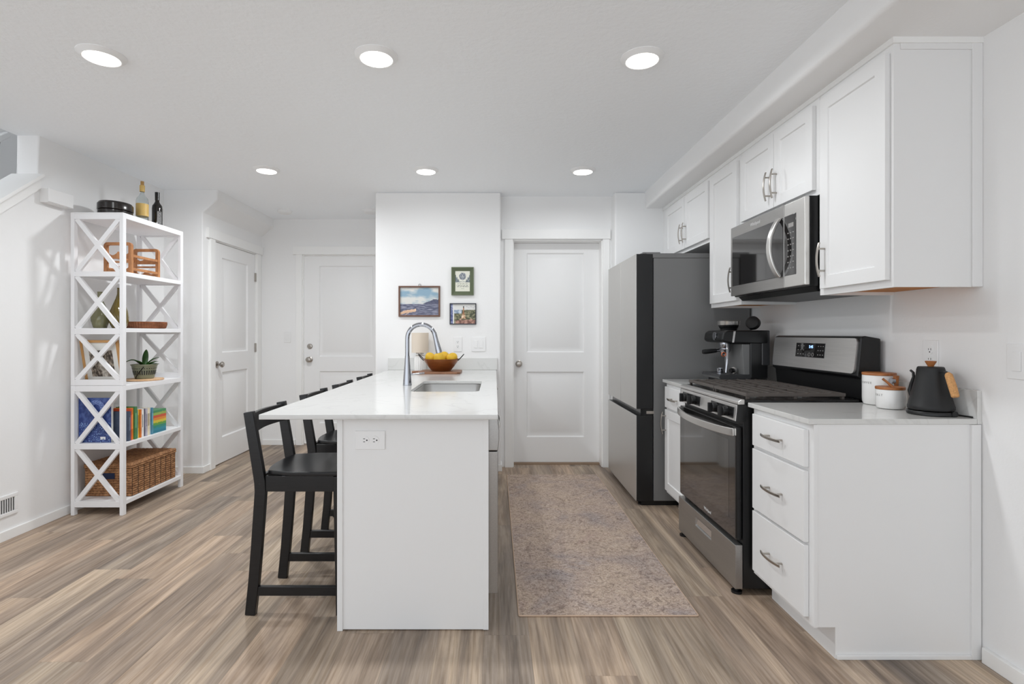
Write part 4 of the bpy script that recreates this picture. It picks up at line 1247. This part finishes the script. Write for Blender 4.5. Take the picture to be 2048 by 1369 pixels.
# ------------------------------------------------------------------ bar stools (seat toward the island, local origin under the near back post)
def make_stool(loc, label):
    t = thing('bar_stool', label, 'bar stool', loc, 'black bar stools along the island')
    X, Y = loc[0], loc[1]
    Wd, zs = 0.345, 0.612
    def px_(z):      # centre line of the back post
        if z > 0.55: return X + 0.045 - 0.052 * (z - 0.55) / 0.318
        return X + 0.045 * (z / 0.55) ** 0.8
    for y in (Y, Y + Wd):
        pts = [(px_(z), y, z) for z in (0, 0.15, 0.3, 0.45, 0.53, 0.57, 0.60, 0.7, 0.80, 0.872)]
        lg = obj('leg', M().sweep(pts, 0.028, [0.044, 0.045, 0.046, 0.047, 0.047, 0.047, 0.046, 0.044, 0.042, 0.041], (0, 1, 0)), STOOL, t, bevel=0.003)
        if y == Y:
            for z in (0.83, 0.565):
                obj('screw', M().cyl((px_(z), y - 0.0145, z), (px_(z), y - 0.0135, z), 0.0042, n=12), SLOT, lg)
    for y in (Y, Y + Wd):
        obj('leg', M().sweep([(X + 0.386, y, 0), (X + 0.373, y, 0.596)], 0.028, 0.034, (0, 1, 0)), STOOL, t, bevel=0.003)
    for y in (Y, Y + Wd):
        obj('apron', M().box(X + 0.066, X + 0.358, y - 0.009, y + 0.009, 0.53, 0.598), STOOL, t, bevel=0.002)
    obj('apron', M().box(X + 0.036, X + 0.054, Y + 0.014, Y + Wd - 0.014, 0.53, 0.598), STOOL, t, bevel=0.002)
    obj('apron', M().box(X + 0.364, X + 0.382, Y + 0.014, Y + Wd - 0.014, 0.53, 0.598), STOOL, t, bevel=0.002)
    for y in (Y, Y + Wd):
        obj('stretcher', M().box(X + 0.03, X + 0.372, y - 0.010, y + 0.010, 0.083, 0.122), STOOL, t, bevel=0.002)
    obj('stretcher', M().box(X + 0.371, X + 0.391, Y + 0.013, Y + Wd - 0.013, 0.22, 0.26), STOOL, t, bevel=0.002)
    # dished seat
    m = M()
    nu, nv = 16, 16
    def sp_(i, j, top):
        u, v = i / nu, j / nv
        x = X + 0.068 + 0.332 * u
        hw = 0.160 + 0.028 * min(1, u * 3)
        if u < 0.12: x -= 0.03 * (1 - (2 * v - 1) ** 2) * (1 - u / 0.12)
        y = Y + Wd / 2 + (2 * v - 1) * hw
        d = 0.009 * (1 - (2 * v - 1) ** 2) * math.sin(math.pi * min(1, u * 0.95 + 0.08))
        return (x, y, (zs - d + 0.004) if top else 0.5985)
    tv = [[m.bm.verts.new(sp_(i, j, True)) for j in range(nv + 1)] for i in range(nu + 1)]
    bv = [[m.bm.verts.new(sp_(i, j, False)) for j in range(nv + 1)] for i in range(nu + 1)]
    for i in range(nu):
        for j in range(nv):
            m.bm.faces.new((tv[i][j], tv[i + 1][j], tv[i + 1][j + 1], tv[i][j + 1]))
            m.bm.faces.new((bv[i][j], bv[i][j + 1], bv[i + 1][j + 1], bv[i + 1][j]))
    for i in range(nu):
        m.bm.faces.new((tv[i][0], bv[i][0], bv[i + 1][0], tv[i + 1][0])); m.bm.faces.new((tv[i][nv], tv[i + 1][nv], bv[i + 1][nv], bv[i][nv]))
    for j in range(nv):
        m.bm.faces.new((tv[0][j], tv[0][j + 1], bv[0][j + 1], bv[0][j])); m.bm.faces.new((tv[nu][j], bv[nu][j], bv[nu][j + 1], tv[nu][j + 1]))
    obj('seat', m, STOOL, t, bevel=0.003)
    # curved top rail
    m = M()
    ny = 14
    rows = []
    for j in range(ny + 1):
        s = j / ny
        y = Y + 0.012 + (Wd - 0.024) * s
        bow = 0.022 * math.sin(math.pi * s)
        r4 = []
        for z, dx in ((0.782, -0.004), (0.862, -0.004), (0.862, 0.012), (0.782, 0.012)):
            r4.append(m.bm.verts.new((px_(z) - bow + dx, y, z)))
        rows.append(r4)
    for a, b in zip(rows, rows[1:]):
        for k in range(4):
            m.bm.faces.new((a[k], a[(k + 1) % 4], b[(k + 1) % 4], b[k]))
    m.bm.faces.new(rows[0][::-1]); m.bm.faces.new(rows[-1])
    obj('backrest', m, STOOL, t, bevel=0.002)
    return t
stool = make_stool((-1.050, 2.292, 0), 'black wooden bar stool nearest the camera, at the island end')
dup(stool, (-1.050, 2.94, 0), 'second black bar stool along the island from its near end')
dup(stool, (-1.045, 3.51, 0), 'third black bar stool along the island, only its back showing')
dup(stool, (-1.045, 4.13, 0), 'farthest black bar stool, next to the picture wall')


# ------------------------------------------------------------------ rug
rg_ = thing('runner_rug', 'faded brown-grey runner rug on the kitchen floor', 'rug', (0.485, 3.4, 0))
rx0, rx1, ry0, ry1 = 0.098, 0.872, 2.268, 4.537
obj('pile', M().box(rx0 + 0.006, rx1 - 0.006, ry0 + 0.006, ry1 - 0.006, 0.0005, 0.0068), RUG, rg_)
pts = [(x, y, 0.0036) for x, y in rrect(rx0 + 0.004, rx1 - 0.004, ry0 + 0.004, ry1 - 0.004, 0.006, 3)]
obj('binding', M().tube(pts, 0.0034, 8, closed=True), RUGEDGE, rg_)


# ------------------------------------------------------------------ bookshelf
BX0, BX1, BY0, BY1 = -2.814, -2.466, 3.53, 4.212
bs = thing('bookshelf', 'tall white open bookshelf with X-braced sides beside the stair wall', 'bookshelf', ((BX0 + BX1) / 2, (BY0 + BY1) / 2, 0))
PT = 0.024
for x0 in (BX0, BX1 - PT):
    for y0 in (BY0, BY1 - 0.032):
        for z0, z1 in ((0.0, 0.8615), (0.8625, 2.005)):
            obj('post', M().box(x0, x0 + PT, y0, y0 + 0.032, z0, z1), SHELFW, bs, bevel=0.002)
RAILS = [(0.053, 0.093), (0.438, 0.477), (0.822, 0.8615), (0.8625, 0.902), (1.203, 1.244), (1.587, 1.621), (1.968, 2.012)]
for y0 in (BY0 + 0.004, BY1 - 0.026):
    for a, b in RAILS:
        obj('side_rail', M().box(BX0 + PT - 0.002, BX1 - PT + 0.002, y0, y0 + 0.022, a, b - 0.0005), SHELFW, bs, bevel=0.0015)
    yb = y0 + 0.011
    for (a, b) in ((0.093, 0.438), (0.477, 0.822), (0.902, 1.203), (1.244, 1.587), (1.621, 1.968)):
        xa, xb = BX0 + PT + 0.010, BX1 - PT - 0.010
        m = M().bar((xa, yb, a - 0.002), (xb, yb, b + 0.002), 0.018, 0.028).bar((xa, yb + 0.0005, b + 0.002), (xb, yb + 0.0005, a - 0.002), 0.0186, 0.028)
        obj('cross_brace', m, SHELFW, bs)
for a, b, ov in ((0.066, 0.093, 0), (0.450, 0.477, 0), (0.828, 0.8622, 0), (1.216, 1.244, 0), (1.592, 1.621, 0), (1.976, 2.012, 0)):
    obj('shelf', M().box(BX0 + 0.002, BX1 + 0.0005, BY0 + 0.026, BY1 - 0.026, a, b), SHELFW, bs, bevel=0.0015)
obj('top_board', M().box(BX0, BX1, BY0 + 0.001, BY1 - 0.001, 2.004, 2.0125), SHELFW, bs, bevel=0.0015)

S1, S2, S3, S4, S5, ST = 1.6215, 1.2445, 0.8627, 0.4775, 0.0935, 2.013
# on top
t = thing('lidded_box', 'dark oval lidded box on top of the bookshelf', 'box', (-2.665, 3.74, ST))
sh = dict(n=48, sx=0.74, sy=0.84, rot=0.2)
obj('base', M().lathe([(0.105, 0.0005), (0.128, 0.004), (0.134, 0.02), (0.133, 0.048), (0.001, 0.05)], (-2.665, 3.74, ST), **sh), DARKBOX, t)
obj('lid', M().lathe([(0.128, 0.0505), (0.137, 0.055), (0.137, 0.095), (0.125, 0.108), (0.001, 0.110)], (-2.665, 3.74, ST), **sh), DARKBOX, t)
t = thing('bottle', 'clear glass bottle with gold label and cork on top of the bookshelf', 'bottle', (-2.590, 3.91, ST))
obj('glass', M().lathe([(0.034, 0.0005), (0.039, 0.004), (0.040, 0.012), (0.040, 0.165), (0.036, 0.185), (0.022, 0.205), (0.0145, 0.22), (0.0135, 0.265), (0.0155, 0.267), (0.0155, 0.278), (0.011, 0.278), (0.011, 0.22), (0.03, 0.19), (0.0365, 0.165), (0.0365, 0.012), (0.001, 0.010)], (-2.590, 3.91, ST), 40), CLEARG, t)
obj('label', M().lathe([(0.0404, 0.055), (0.0408, 0.055), (0.0408, 0.145), (0.0404, 0.145)], (-2.590, 3.91, ST), 40), GOLD, t)
obj('foil', M().lathe([(0.0165, 0.236), (0.0167, 0.282), (0.015, 0.283)], (-2.590, 3.91, ST), 24), GOLD, t)
obj('cork', M().cyl((-2.590, 3.91, ST + 0.282), (-2.590, 3.91, ST + 0.312), 0.0115), CORKW, t)
t = thing('bottle', 'dark wine bottle with white lettering on top of the bookshelf', 'bottle', (-2.588, 4.08, ST))
obj('glass', M().lathe([(0.032, 0.0005), (0.0355, 0.004), (0.0355, 0.15), (0.033, 0.172), (0.02, 0.192), (0.0145, 0.205), (0.0135, 0.262), (0.015, 0.264), (0.015, 0.274), (0.001, 0.275)], (-2.588, 4.08, ST), 40), DARKG, t)
obj('foil', M().lathe([(0.0152, 0.215), (0.0158, 0.262), (0.0162, 0.276), (0.001, 0.2765)], (-2.588, 4.08, ST), 24), BLACKE, t)
am = math.atan2(-4.08, 2.588) + 0.45
wf = wrap(-2.588, 4.08, 0.0357, ST + 0.075, am)
def vert(x, y, z): return wf(-y, x, z)
m = M()
for (x0, x1, y0, y1) in ((-0.05, 0.05, 0.013, 0.0145), (-0.05, 0.05, -0.0145, -0.013), (-0.05, -0.0485, -0.013, 0.013), (0.0485, 0.05, -0.013, 0.013)):
    k = 6
    for q in range(k):
        a, b = y0 + (y1 - y0) * q / k, y0 + (y1 - y0) * (q + 1) / k
        m.face([vert(x0, a, 0.0004), vert(x1, a, 0.0004), vert(x1, b, 0.0004), vert(x0, b, 0.0004)])
obj('label_border', m, SILVL, t)
m = M()
rq = random.Random(3)
for r_ in range(4):
    y = -0.009 + r_ * 0.006
    x = -0.042
    while x < 0.04:
        w_ = rq.uniform(0.004, 0.011)
        m.face([vert(x, y, 0.0004), vert(x + w_, y, 0.0004), vert(x + w_, y + 0.0022, 0.0004), vert(x, y + 0.0022, 0.0004)])
        x += w_ + 0.003
obj('lettering', m, SILVL, t)

# folding wine rack on the upper shelf
wr = thing('wine_rack', 'orange teak countertop wine rack on the upper shelf of the bookshelf', 'wine rack', (-2.57, 3.78, S1))
RX0, RX1 = -2.668, -2.478
def scallop(m, y, zt, zb, t_):
    N_ = 24
    top = []
    for i in range(N_ + 1):
        s = i / N_
        x = RX0 + 0.016 + (RX1 - RX0 - 0.032) * s
        dip = 0.026 * abs(math.sin(math.pi * 2 * s)) ** 0.8
        top.append((x, zt - dip))
    poly = [(RX0 + 0.016, zb), (RX1 - 0.016, zb)] + top[::-1]
    m.prism(poly, 'y', y - t_ / 2, y + t_ / 2)
for yy in (3.64, 3.93):
    m = M()
    for x in (RX0, RX1 - 0.022):
        m.box(x, x + 0.022, yy - 0.011, yy + 0.011, S1 + 0.0005, S1 + 0.185)
    arc = []
    for cx, a0 in ((RX1 - 0.025, 0), (RX0 + 0.025, 90)):
        for k in range(7):
            a = R(a0 + 15 * k)
            arc.append((cx + 0.025 * math.cos(a), S1 + 0.185 + 0.025 * math.sin(a)))
    inner = [(RX0 + 0.022, S1 + 0.185), (RX0 + 0.03, S1 + 0.19), (RX1 - 0.03, S1 + 0.19), (RX1 - 0.022, S1 + 0.185)]
    m.prism(arc + inner, 'y', yy - 0.011, yy + 0.011)
    scallop(m, yy, S1 + 0.148, S1 + 0.098, 0.014)
    m.box(RX0 + 0.02, RX1 - 0.02, yy - 0.006, yy + 0.006, S1 + 0.070, S1 + 0.082)
    scallop(m, yy, S1 + 0.05, S1 + 0.008, 0.014)
    obj('rack_frame', m, TEAK, wr, bevel=0.001, seg=1)
for x, z in ((RX0 + 0.011, 0.12), (RX1 - 0.011, 0.12), (RX0 + 0.011, 0.03), (RX1 - 0.011, 0.03)):
    obj('cross_bar', M().box(x - 0.007, x + 0.007, 3.651, 3.919, S1 + z - 0.009, S1 + z + 0.009), TEAK, wr, bevel=0.002)

# vases and wooden tray
tag(obj('vase', M().lathe([(0.036, 0.0005), (0.040, 0.003), (0.0535, 0.05), (0.0545, 0.075), (0.050, 0.105), (0.034, 0.15), (0.020, 0.185), (0.0155, 0.21), (0.0155, 0.245), (0.017, 0.252), (0.0145, 0.252), (0.013, 0.21), (0.001, 0.2)], (-2.725, 3.675, S2), 48), SMOKE_G), 'grey-green glass bottle vase on the second shelf of the bookshelf', 'vase')
tag(obj('vase', M().lathe([(0.038, 0.0005), (0.042, 0.004), (0.056, 0.04), (0.0585, 0.075), (0.052, 0.12), (0.036, 0.165), (0.020, 0.205), (0.0115, 0.235), (0.0105, 0.275), (0.013, 0.28), (0.010, 0.28), (0.001, 0.25)], (-2.602, 3.685, S2), 48), AMBER_G), 'dark olive-amber glass vase with narrow neck on the second shelf', 'vase')
tag(obj('wooden_tray', M().lathe([(0.118, 0.0005), (0.126, 0.004), (0.134, 0.03), (0.134, 0.046), (0.130, 0.05), (0.124, 0.046), (0.12, 0.012), (0.001, 0.010)], (-2.592, 3.955, S2), 96, ribs=48, rib=0.012), WALNUT), 'round ribbed walnut tray on the second shelf of the bookshelf', 'tray')

# leaning photograph
pf_ = thing('photo_frame', 'oak-framed photograph with white mat leaning on the middle shelf', 'picture', (-2.66, 3.62, S3))
import_tilt = -R(11.5)
def leaned(m, piv, a):
    bmesh.ops.rotate(m.bm, verts=m.bm.verts, cent=piv, matrix=Matrix.Rotation(-a, 3, 'X'))
    return m
fx0, fx1, fz0, fz1, fy = -2.785, -2.528, S3 + 0.001, S3 + 0.305, 3.624
piv = (0, fy, fz0)
m = M().box(fx0, fx1, fy, fy + 0.018, fz0, fz0 + 0.016).box(fx0, fx1, fy, fy + 0.018, fz1 - 0.016, fz1).box(fx0, fx0 + 0.016, fy, fy + 0.018, fz0 + 0.016, fz1 - 0.016).box(fx1 - 0.016, fx1, fy, fy + 0.018, fz0 + 0.016, fz1 - 0.016)
obj('frame', leaned(m, piv, import_tilt), OAKF, pf_, bevel=0.0015, seg=1)
def oldphoto(u, v):
    if u < 0.15 or u > 0.84 or v < 0.13 or v > 0.80: return (226, 226, 222)
    n = fbm(u * 14, v * 10, 21)
    if abs(u - 0.5 - 0.05 * math.sin(v * 9)) < 0.05 + 0.1 * max(0, 0.55 - v) and v < 0.62: return mixc((150, 142, 132), (214, 208, 198), n + 0.5)
    return mixc((66, 58, 50), (172, 160, 146), n * 1.4 + 0.5)
g = grid(M(), (fx0 + 0.015, fy + 0.006, fz0 + 0.015), (fx1 - fx0 - 0.03, 0, 0), (0, 0, fz1 - fz0 - 0.03), 52, 60, oldphoto)
obj('print', leaned(g, piv, import_tilt), PRINT, pf_)
m = M().hexa([(-2.70, 3.66, S3 + 0.001), (-2.62, 3.66, S3 + 0.001), (-2.62, 3.69, S3 + 0.001), (-2.70, 3.69, S3 + 0.001), (-2.68, 3.612, S3 + 0.16), (-2.64, 3.612, S3 + 0.16), (-2.64, 3.618, S3 + 0.16), (-2.68, 3.618, S3 + 0.16)])
obj('easel_back', m, DARKBOX, pf_)

# plant on a round board
PX, PY = -2.597, 3.945
tag(obj('serving_board', M().lathe([(0.125, 0.0005), (0.13, 0.003), (0.13, 0.010), (0.127, 0.012), (0.001, 0.012)], (PX - 0.006, PY, S3), 56), LIGHTW), 'round pale wooden board under the potted plant', 'board')
PZ = S3 + 0.012
pp = thing('potted_plant', 'small leafy plant in a slotted sage green colander pot', 'plant', (PX, PY, PZ))
pot = obj('pot', M().lathe([(0.056, 0.0005), (0.061, 0.004), (0.072, 0.05), (0.082, 0.096), (0.088, 0.102), (0.088, 0.106), (0.083, 0.107), (0.079, 0.10), (0.07, 0.07), (0.001, 0.07)], (PX, PY, PZ), 56), POT, pp)
view = math.atan2(-PY, -PX)
for k in range(-7, 8):
    a = view + k * 0.2
    for (z0, z1, hw) in ((0.030, 0.062, 0.0035), (0.074, 0.079, 0.003)):
        r0, r1 = 0.0615 + (z0 - 0.004) * 0.24 + 0.0012, 0.0615 + (z1 - 0.004) * 0.24 + 0.0012
        q = lambda r_, da, z: (PX + r_ * math.cos(a + da), PY + r_ * math.sin(a + da), PZ + z)
        da = hw / 0.07
        obj('slot', M().face([q(r0, -da, z0), q(r0, da, z0), q(r1, da + 0.06, z1), q(r1, -da + 0.06, z1)]) and (lambda mm: mm)(M()) if False else (lambda mm: (mm.face([q(r0, -da, z0), q(r0, da, z0), q(r1, da, z1), q(r1, -da, z1)]), mm)[1])(M()), SLOT, pot)
av = view - 0.55
pts = [(PX + 0.085 * math.cos(av + 0.5), PY + 0.085 * math.sin(av + 0.5), PZ + 0.09), (PX + 0.086 * math.cos(av + 0.2), PY + 0.086 * math.sin(av + 0.2), PZ + 0.055), (PX + 0.078 * math.cos(av - 0.15), PY + 0.078 * math.sin(av - 0.15), PZ + 0.02), (PX + 0.075 * math.cos(av - 0.25), PY + 0.075 * math.sin(av - 0.25), PZ + 0.004)]
obj('handle', M().tube(pts, 0.003, 8), WIRE, pot)
obj('soil', M().lathe([(0.076, 0.0), (0.001, 0.003)], (PX, PY, PZ + 0.088), 32), STEM, pp)
def leaf(az, L_, lift, droop, w_):
    m = M()
    d = Vector((math.cos(az), math.sin(az), 0)); sd = Vector((-d.y, d.x, 0))
    rows = []
    n_ = 10
    for i in range(n_ + 1):
        s = i / n_
        p = Vector((PX, PY, PZ + 0.085)) + d * (L_ * s) + Vector((0, 0, lift * s - droop * s * s))
        w = w_ * (math.sin(math.pi * min(1, s * 0.86 + 0.14)) ** 0.7)
        rows.append([m.bm.verts.new(p - sd * w + Vector((0, 0, 0.006 * w / w_))), m.bm.verts.new(p), m.bm.verts.new(p + sd * w + Vector((0, 0, 0.006 * w / w_)))])
    for a, b in zip(rows, rows[1:]):
        for k in range(2):
            m.bm.faces.new((a[k], a[k + 1], b[k + 1], b[k]))
    o = obj('leaf', m, LEAF, pp, angle=90)
    so = o.modifiers.new('thick', 'SOLIDIFY'); so.thickness = 0.002
leaf(view - 1.5, 0.135, 0.19, 0.17, 0.017)
leaf(view - 0.9, 0.085, 0.085, 0.03, 0.024)
leaf(view + 2.9, 0.05, 0.15, 0.02, 0.020)
leaf(view + 1.35, 0.095, 0.13, 0.06, 0.027)
leaf(view + 0.9, 0.11, 0.065, 0.02, 0.025)
leaf(view + 0.2, 0.07, 0.05, 0.03, 0.022)
leaf(view + 1.9, 0.10, 0.05, 0.03, 0.02)

# blue book facing out and the book row
def bluecover(u, v):
    n = fbm(u * 9, v * 9, 31)
    c = mixc((38, 56, 116), (70, 92, 150), n * 1.1 + 0.45)
    if 0.66 < u < 0.83 and 0.06 < v < 0.125: return (226, 228, 230) if n < 0.25 else (150, 158, 180)
    r_ = math.hypot((u - 0.55), (v - 0.75) * 1.2)
    if 0.12 < r_ < 0.24 and v > 0.7 and math.sin(r_ * 160 + u * 20) > 0.3: return (136, 158, 208)
    if v < 0.45 and fbm(u * 40, v * 40, 8) > 0.42: return (140, 172, 214)
    return c
bb = thing('picture_book', 'large blue patterned book standing cover-out on the lower shelf', 'book', (-2.69, 3.58, S4))
obj('block', M().box(-2.785, -2.572, 3.568, 3.588, S4 + 0.0005, S4 + 0.298), MATB, bb)
obj('cover', grid(M(), (-2.786, 3.566, S4 + 0.0005), (0.216, 0, 0), (0, 0, 0.2995), 56, 78, bluecover), COVER, bb)
obj('spine', M().box(-2.788, -2.784, 3.5655, 3.5905, S4 + 0.0005, S4 + 0.30), mat('blue_spine', (52, 76, 150), 0.5), bb)
BK = [((70, 80, 100), 0.020, 0.200, 'slate blue'), ((196, 78, 44), 0.014, 0.215, 'brick red'), ((222, 128, 44), 0.018, 0.218, 'orange'), ((70, 128, 78), 0.026, 0.224, 'green'), ((104, 146, 150), 0.010, 0.196, 'teal'),
      ((222, 186, 66), 0.016, 0.200, 'yellow'), ((216, 120, 50), 0.012, 0.198, 'light orange'), ((234, 232, 228), 0.028, 0.198, 'thick white'), ((58, 56, 84), 0.013, 0.196, 'navy'), ((190, 186, 200), 0.016, 0.196, 'lavender grey'),
      ((232, 220, 190), 0.028, 0.196, 'cream'), ((196, 206, 214), 0.012, 0.195, 'pale blue'), ((84, 142, 166), 0.016, 0.192, 'blue-green')]
y = 3.612
prevc = None
for k, (c, th, hh, nm) in enumerate(BK):
    nxt = BK[k + 1][3] if k + 1 < len(BK) else None
    lab = f'{nm} book in the lower shelf row' + (f', next to the {prevc} one' if prevc else ', nearest the post')
    t = thing('book', lab, 'book', (-2.55, y, S4), 'books on the lower shelf')
    mt = mat('book_' + nm.replace(' ', '_'), c, 0.45, vary=0.15, vscale=30)
    x1 = -2.484 - 0.004 * (k % 3)
    m = M().box(x1 - 0.13, x1, y, y + 0.0022, S4 + 0.0005, S4 + hh).box(x1 - 0.13, x1, y + th - 0.0022, y + th, S4 + 0.0005, S4 + hh).box(x1 - 0.0025, x1, y + 0.0022, y + th - 0.0022, S4 + 0.0005, S4 + hh)
    obj('cover', m, mt, t)
    obj('pages', M().box(x1 - 0.127, x1 - 0.003, y + 0.0023, y + th - 0.0023, S4 + 0.003, S4 + hh - 0.004), MATB, t)
    if th > 0.011:
        obj('title_band', M().box(x1 - 0.001, x1 + 0.0004, y + th * 0.3, y + th * 0.7, S4 + hh * 0.35, S4 + hh * 0.8), mat('title_' + nm.replace(' ', '_'), tuple(min(255, v + 50) if sum(c) < 420 else max(0, v - 70) for v in c), 0.5), t)
    y += th + 0.0025
    prevc = nm
def stripes(u, v):
    cs = [(30, 118, 140), (40, 138, 156), (42, 140, 120), (96, 160, 66), (216, 196, 60), (224, 140, 52), (206, 84, 52), (150, 176, 84), (70, 140, 90)]
    k = v * len(cs) + 0.25 * fbm(u * 5, v * 30, 2)
    return mixc(cs[max(0, min(8, int(k)))], (255, 255, 255), 0.06 * fbm(u * 30, v * 30))
m = M()
yb0, yb1, zt = y + 0.004, y + 0.158, 0.166
xb1, xb0 = -2.49, -2.60
grid(m, (xb1, yb0, S4 + 0.0005), (0, yb1 - yb0, 0), (0, 0, zt), 20, 36, stripes, N=(1, 0, 0))
grid(m, (xb0, yb0, S4 + 0.0005), (xb1 - xb0, 0, 0), (0, 0, zt), 10, 36, stripes, N=(0, -1, 0))
grid(m, (xb0, yb1, S4 + 0.0005), (xb1 - xb0, 0, 0), (0, 0, zt), 10, 36, stripes, N=(0, 1, 0))
grid(m, (xb0, yb0, S4 + 0.0005), (0, yb1 - yb0, 0), (0, 0, zt), 10, 36, stripes, N=(-1, 0, 0))
grid(m, (xb0, yb0, S4 + 0.0005 + zt), (xb1 - xb0, 0, 0), (0, yb1 - yb0, 0), 4, 4, lambda u, v: (70, 140, 90))
bmesh.ops.remove_doubles(m.bm, verts=m.bm.verts, dist=1e-5)
tag(obj('striped_box', m, COVER, smooth=False), 'small rainbow-striped box at the end of the book row', 'box')

# seagrass basket
bk = thing('basket', 'woven brown seagrass basket with lid on the bottom shelf', 'basket', (-2.65, 3.89, S5))
GX0, GX1, GY0, GY1, GH = -2.806, -2.486, 3.645, 4.14, 0.19
def strand(u, v, su, sv, seed):
    """twisted strands running along u, rows across v"""
    r_ = v * sv
    k = math.floor(r_)
    fr_ = r_ - k
    tw = (u * su + 0.37 * k + 0.6 * mnoise.noise(Vector((u * 9, k * 1.7, seed)))) % 1.0
    h = math.sin(math.pi * fr_) ** 0.6 * (0.55 + 0.45 * math.sin(math.pi * tw) ** 0.7)
    return h, k, tw
def wcol(h, n):
    c = mixc((116, 76, 46), (196, 148, 104), 0.5 + 1.1 * n)
    return c if h > 0.38 else mixc((44, 28, 18), c, h / 0.38 * 0.5)  # gaps between strands darkened, shade put into the colour
def basket_side(m, O, U, V, N, su, sv, blocks, seed, nu, nv):
    def hh(u, v):
        if blocks:
            b = math.floor(u * blocks); fb = u * blocks - b
            h, k, tw = strand(fb * 0.5 + b, v, su, sv + (b % 2), seed + b)
            return h * (min(1, fb / 0.10) * min(1, (1 - fb) / 0.10)), k, b
        h, k, tw = strand(u, v, su, sv, seed)
        return h, k, 0
    def disp(u, v): return 0.006 * hh(u, v)[0] * (1 if 0.001 < u < 0.999 and 0.001 < v < 0.999 else 0)
    def colf(u, v):
        h, k, b = hh(u, v)
        return wcol(h, 0.5 * mnoise.noise(Vector((u * 12 + b, k * 3.1, seed))))
    grid(m, O, U, V, nu, nv, colf, disp, N)
m = M()
z0 = S5 + 0.0006
basket_side(m, (GX0, GY0, z0), (GX1 - GX0, 0, 0), (0, 0, GH), (0, -1, 0), 13, 11, 0, 1, 100, 66)
basket_side(m, (GX1, GY0, z0), (0, GY1 - GY0, 0), (0, 0, GH), (1, 0, 0), 3, 12, 8, 2, 128, 72)
basket_side(m, (GX0, GY1, z0), (GX1 - GX0, 0, 0), (0, 0, GH), (0, 1, 0), 13, 11, 0, 3, 60, 44)
basket_side(m, (GX0, GY0, z0), (0, GY1 - GY0, 0), (0, 0, GH), (-1, 0, 0), 20, 11, 0, 4, 60, 44)
bmesh.ops.remove_doubles(m.bm, verts=m.bm.verts, dist=1e-5)
obj('woven_body', m, WEAVE, bk, angle=180)
m = M()
e = 0.004
zl0, zl1 = z0 + GH + 0.001, z0 + GH + 0.028
basket_side(m, (GX0 - e, GY0 - e, zl0), (GX1 - GX0 + 2 * e, 0, 0), (0, 0, zl1 - zl0), (0, -1, 0), 13, 2, 0, 5, 100, 12)
basket_side(m, (GX1 + e, GY0 - e, zl0), (0, GY1 - GY0 + 2 * e, 0), (0, 0, zl1 - zl0), (1, 0, 0), 20, 2, 0, 6, 128, 12)
basket_side(m, (GX0 - e, GY1 + e, zl0), (GX1 - GX0 + 2 * e, 0, 0), (0, 0, zl1 - zl0), (0, 1, 0), 13, 2, 0, 7, 100, 12)
basket_side(m, (GX0 - e, GY0 - e, zl0), (0, GY1 - GY0 + 2 * e, 0), (0, 0, zl1 - zl0), (-1, 0, 0), 20, 2, 0, 8, 128, 12)
basket_side(m, (GX0 - e, GY0 - e, zl1), (GX1 - GX0 + 2 * e, 0, 0), (0, GY1 - GY0 + 2 * e, 0), (0, 0, 1), 12, 30, 0, 9, 100, 128)
bmesh.ops.remove_doubles(m.bm, verts=m.bm.verts, dist=1e-5)
obj('lid', m, WEAVE, bk, angle=180)
obj('handle_opening', M().box(-2.69, -2.60, GY0 - 0.0075, GY0 - 0.002, z0 + 0.118, z0 + 0.158), NAVY, bk, bevel=0.002)
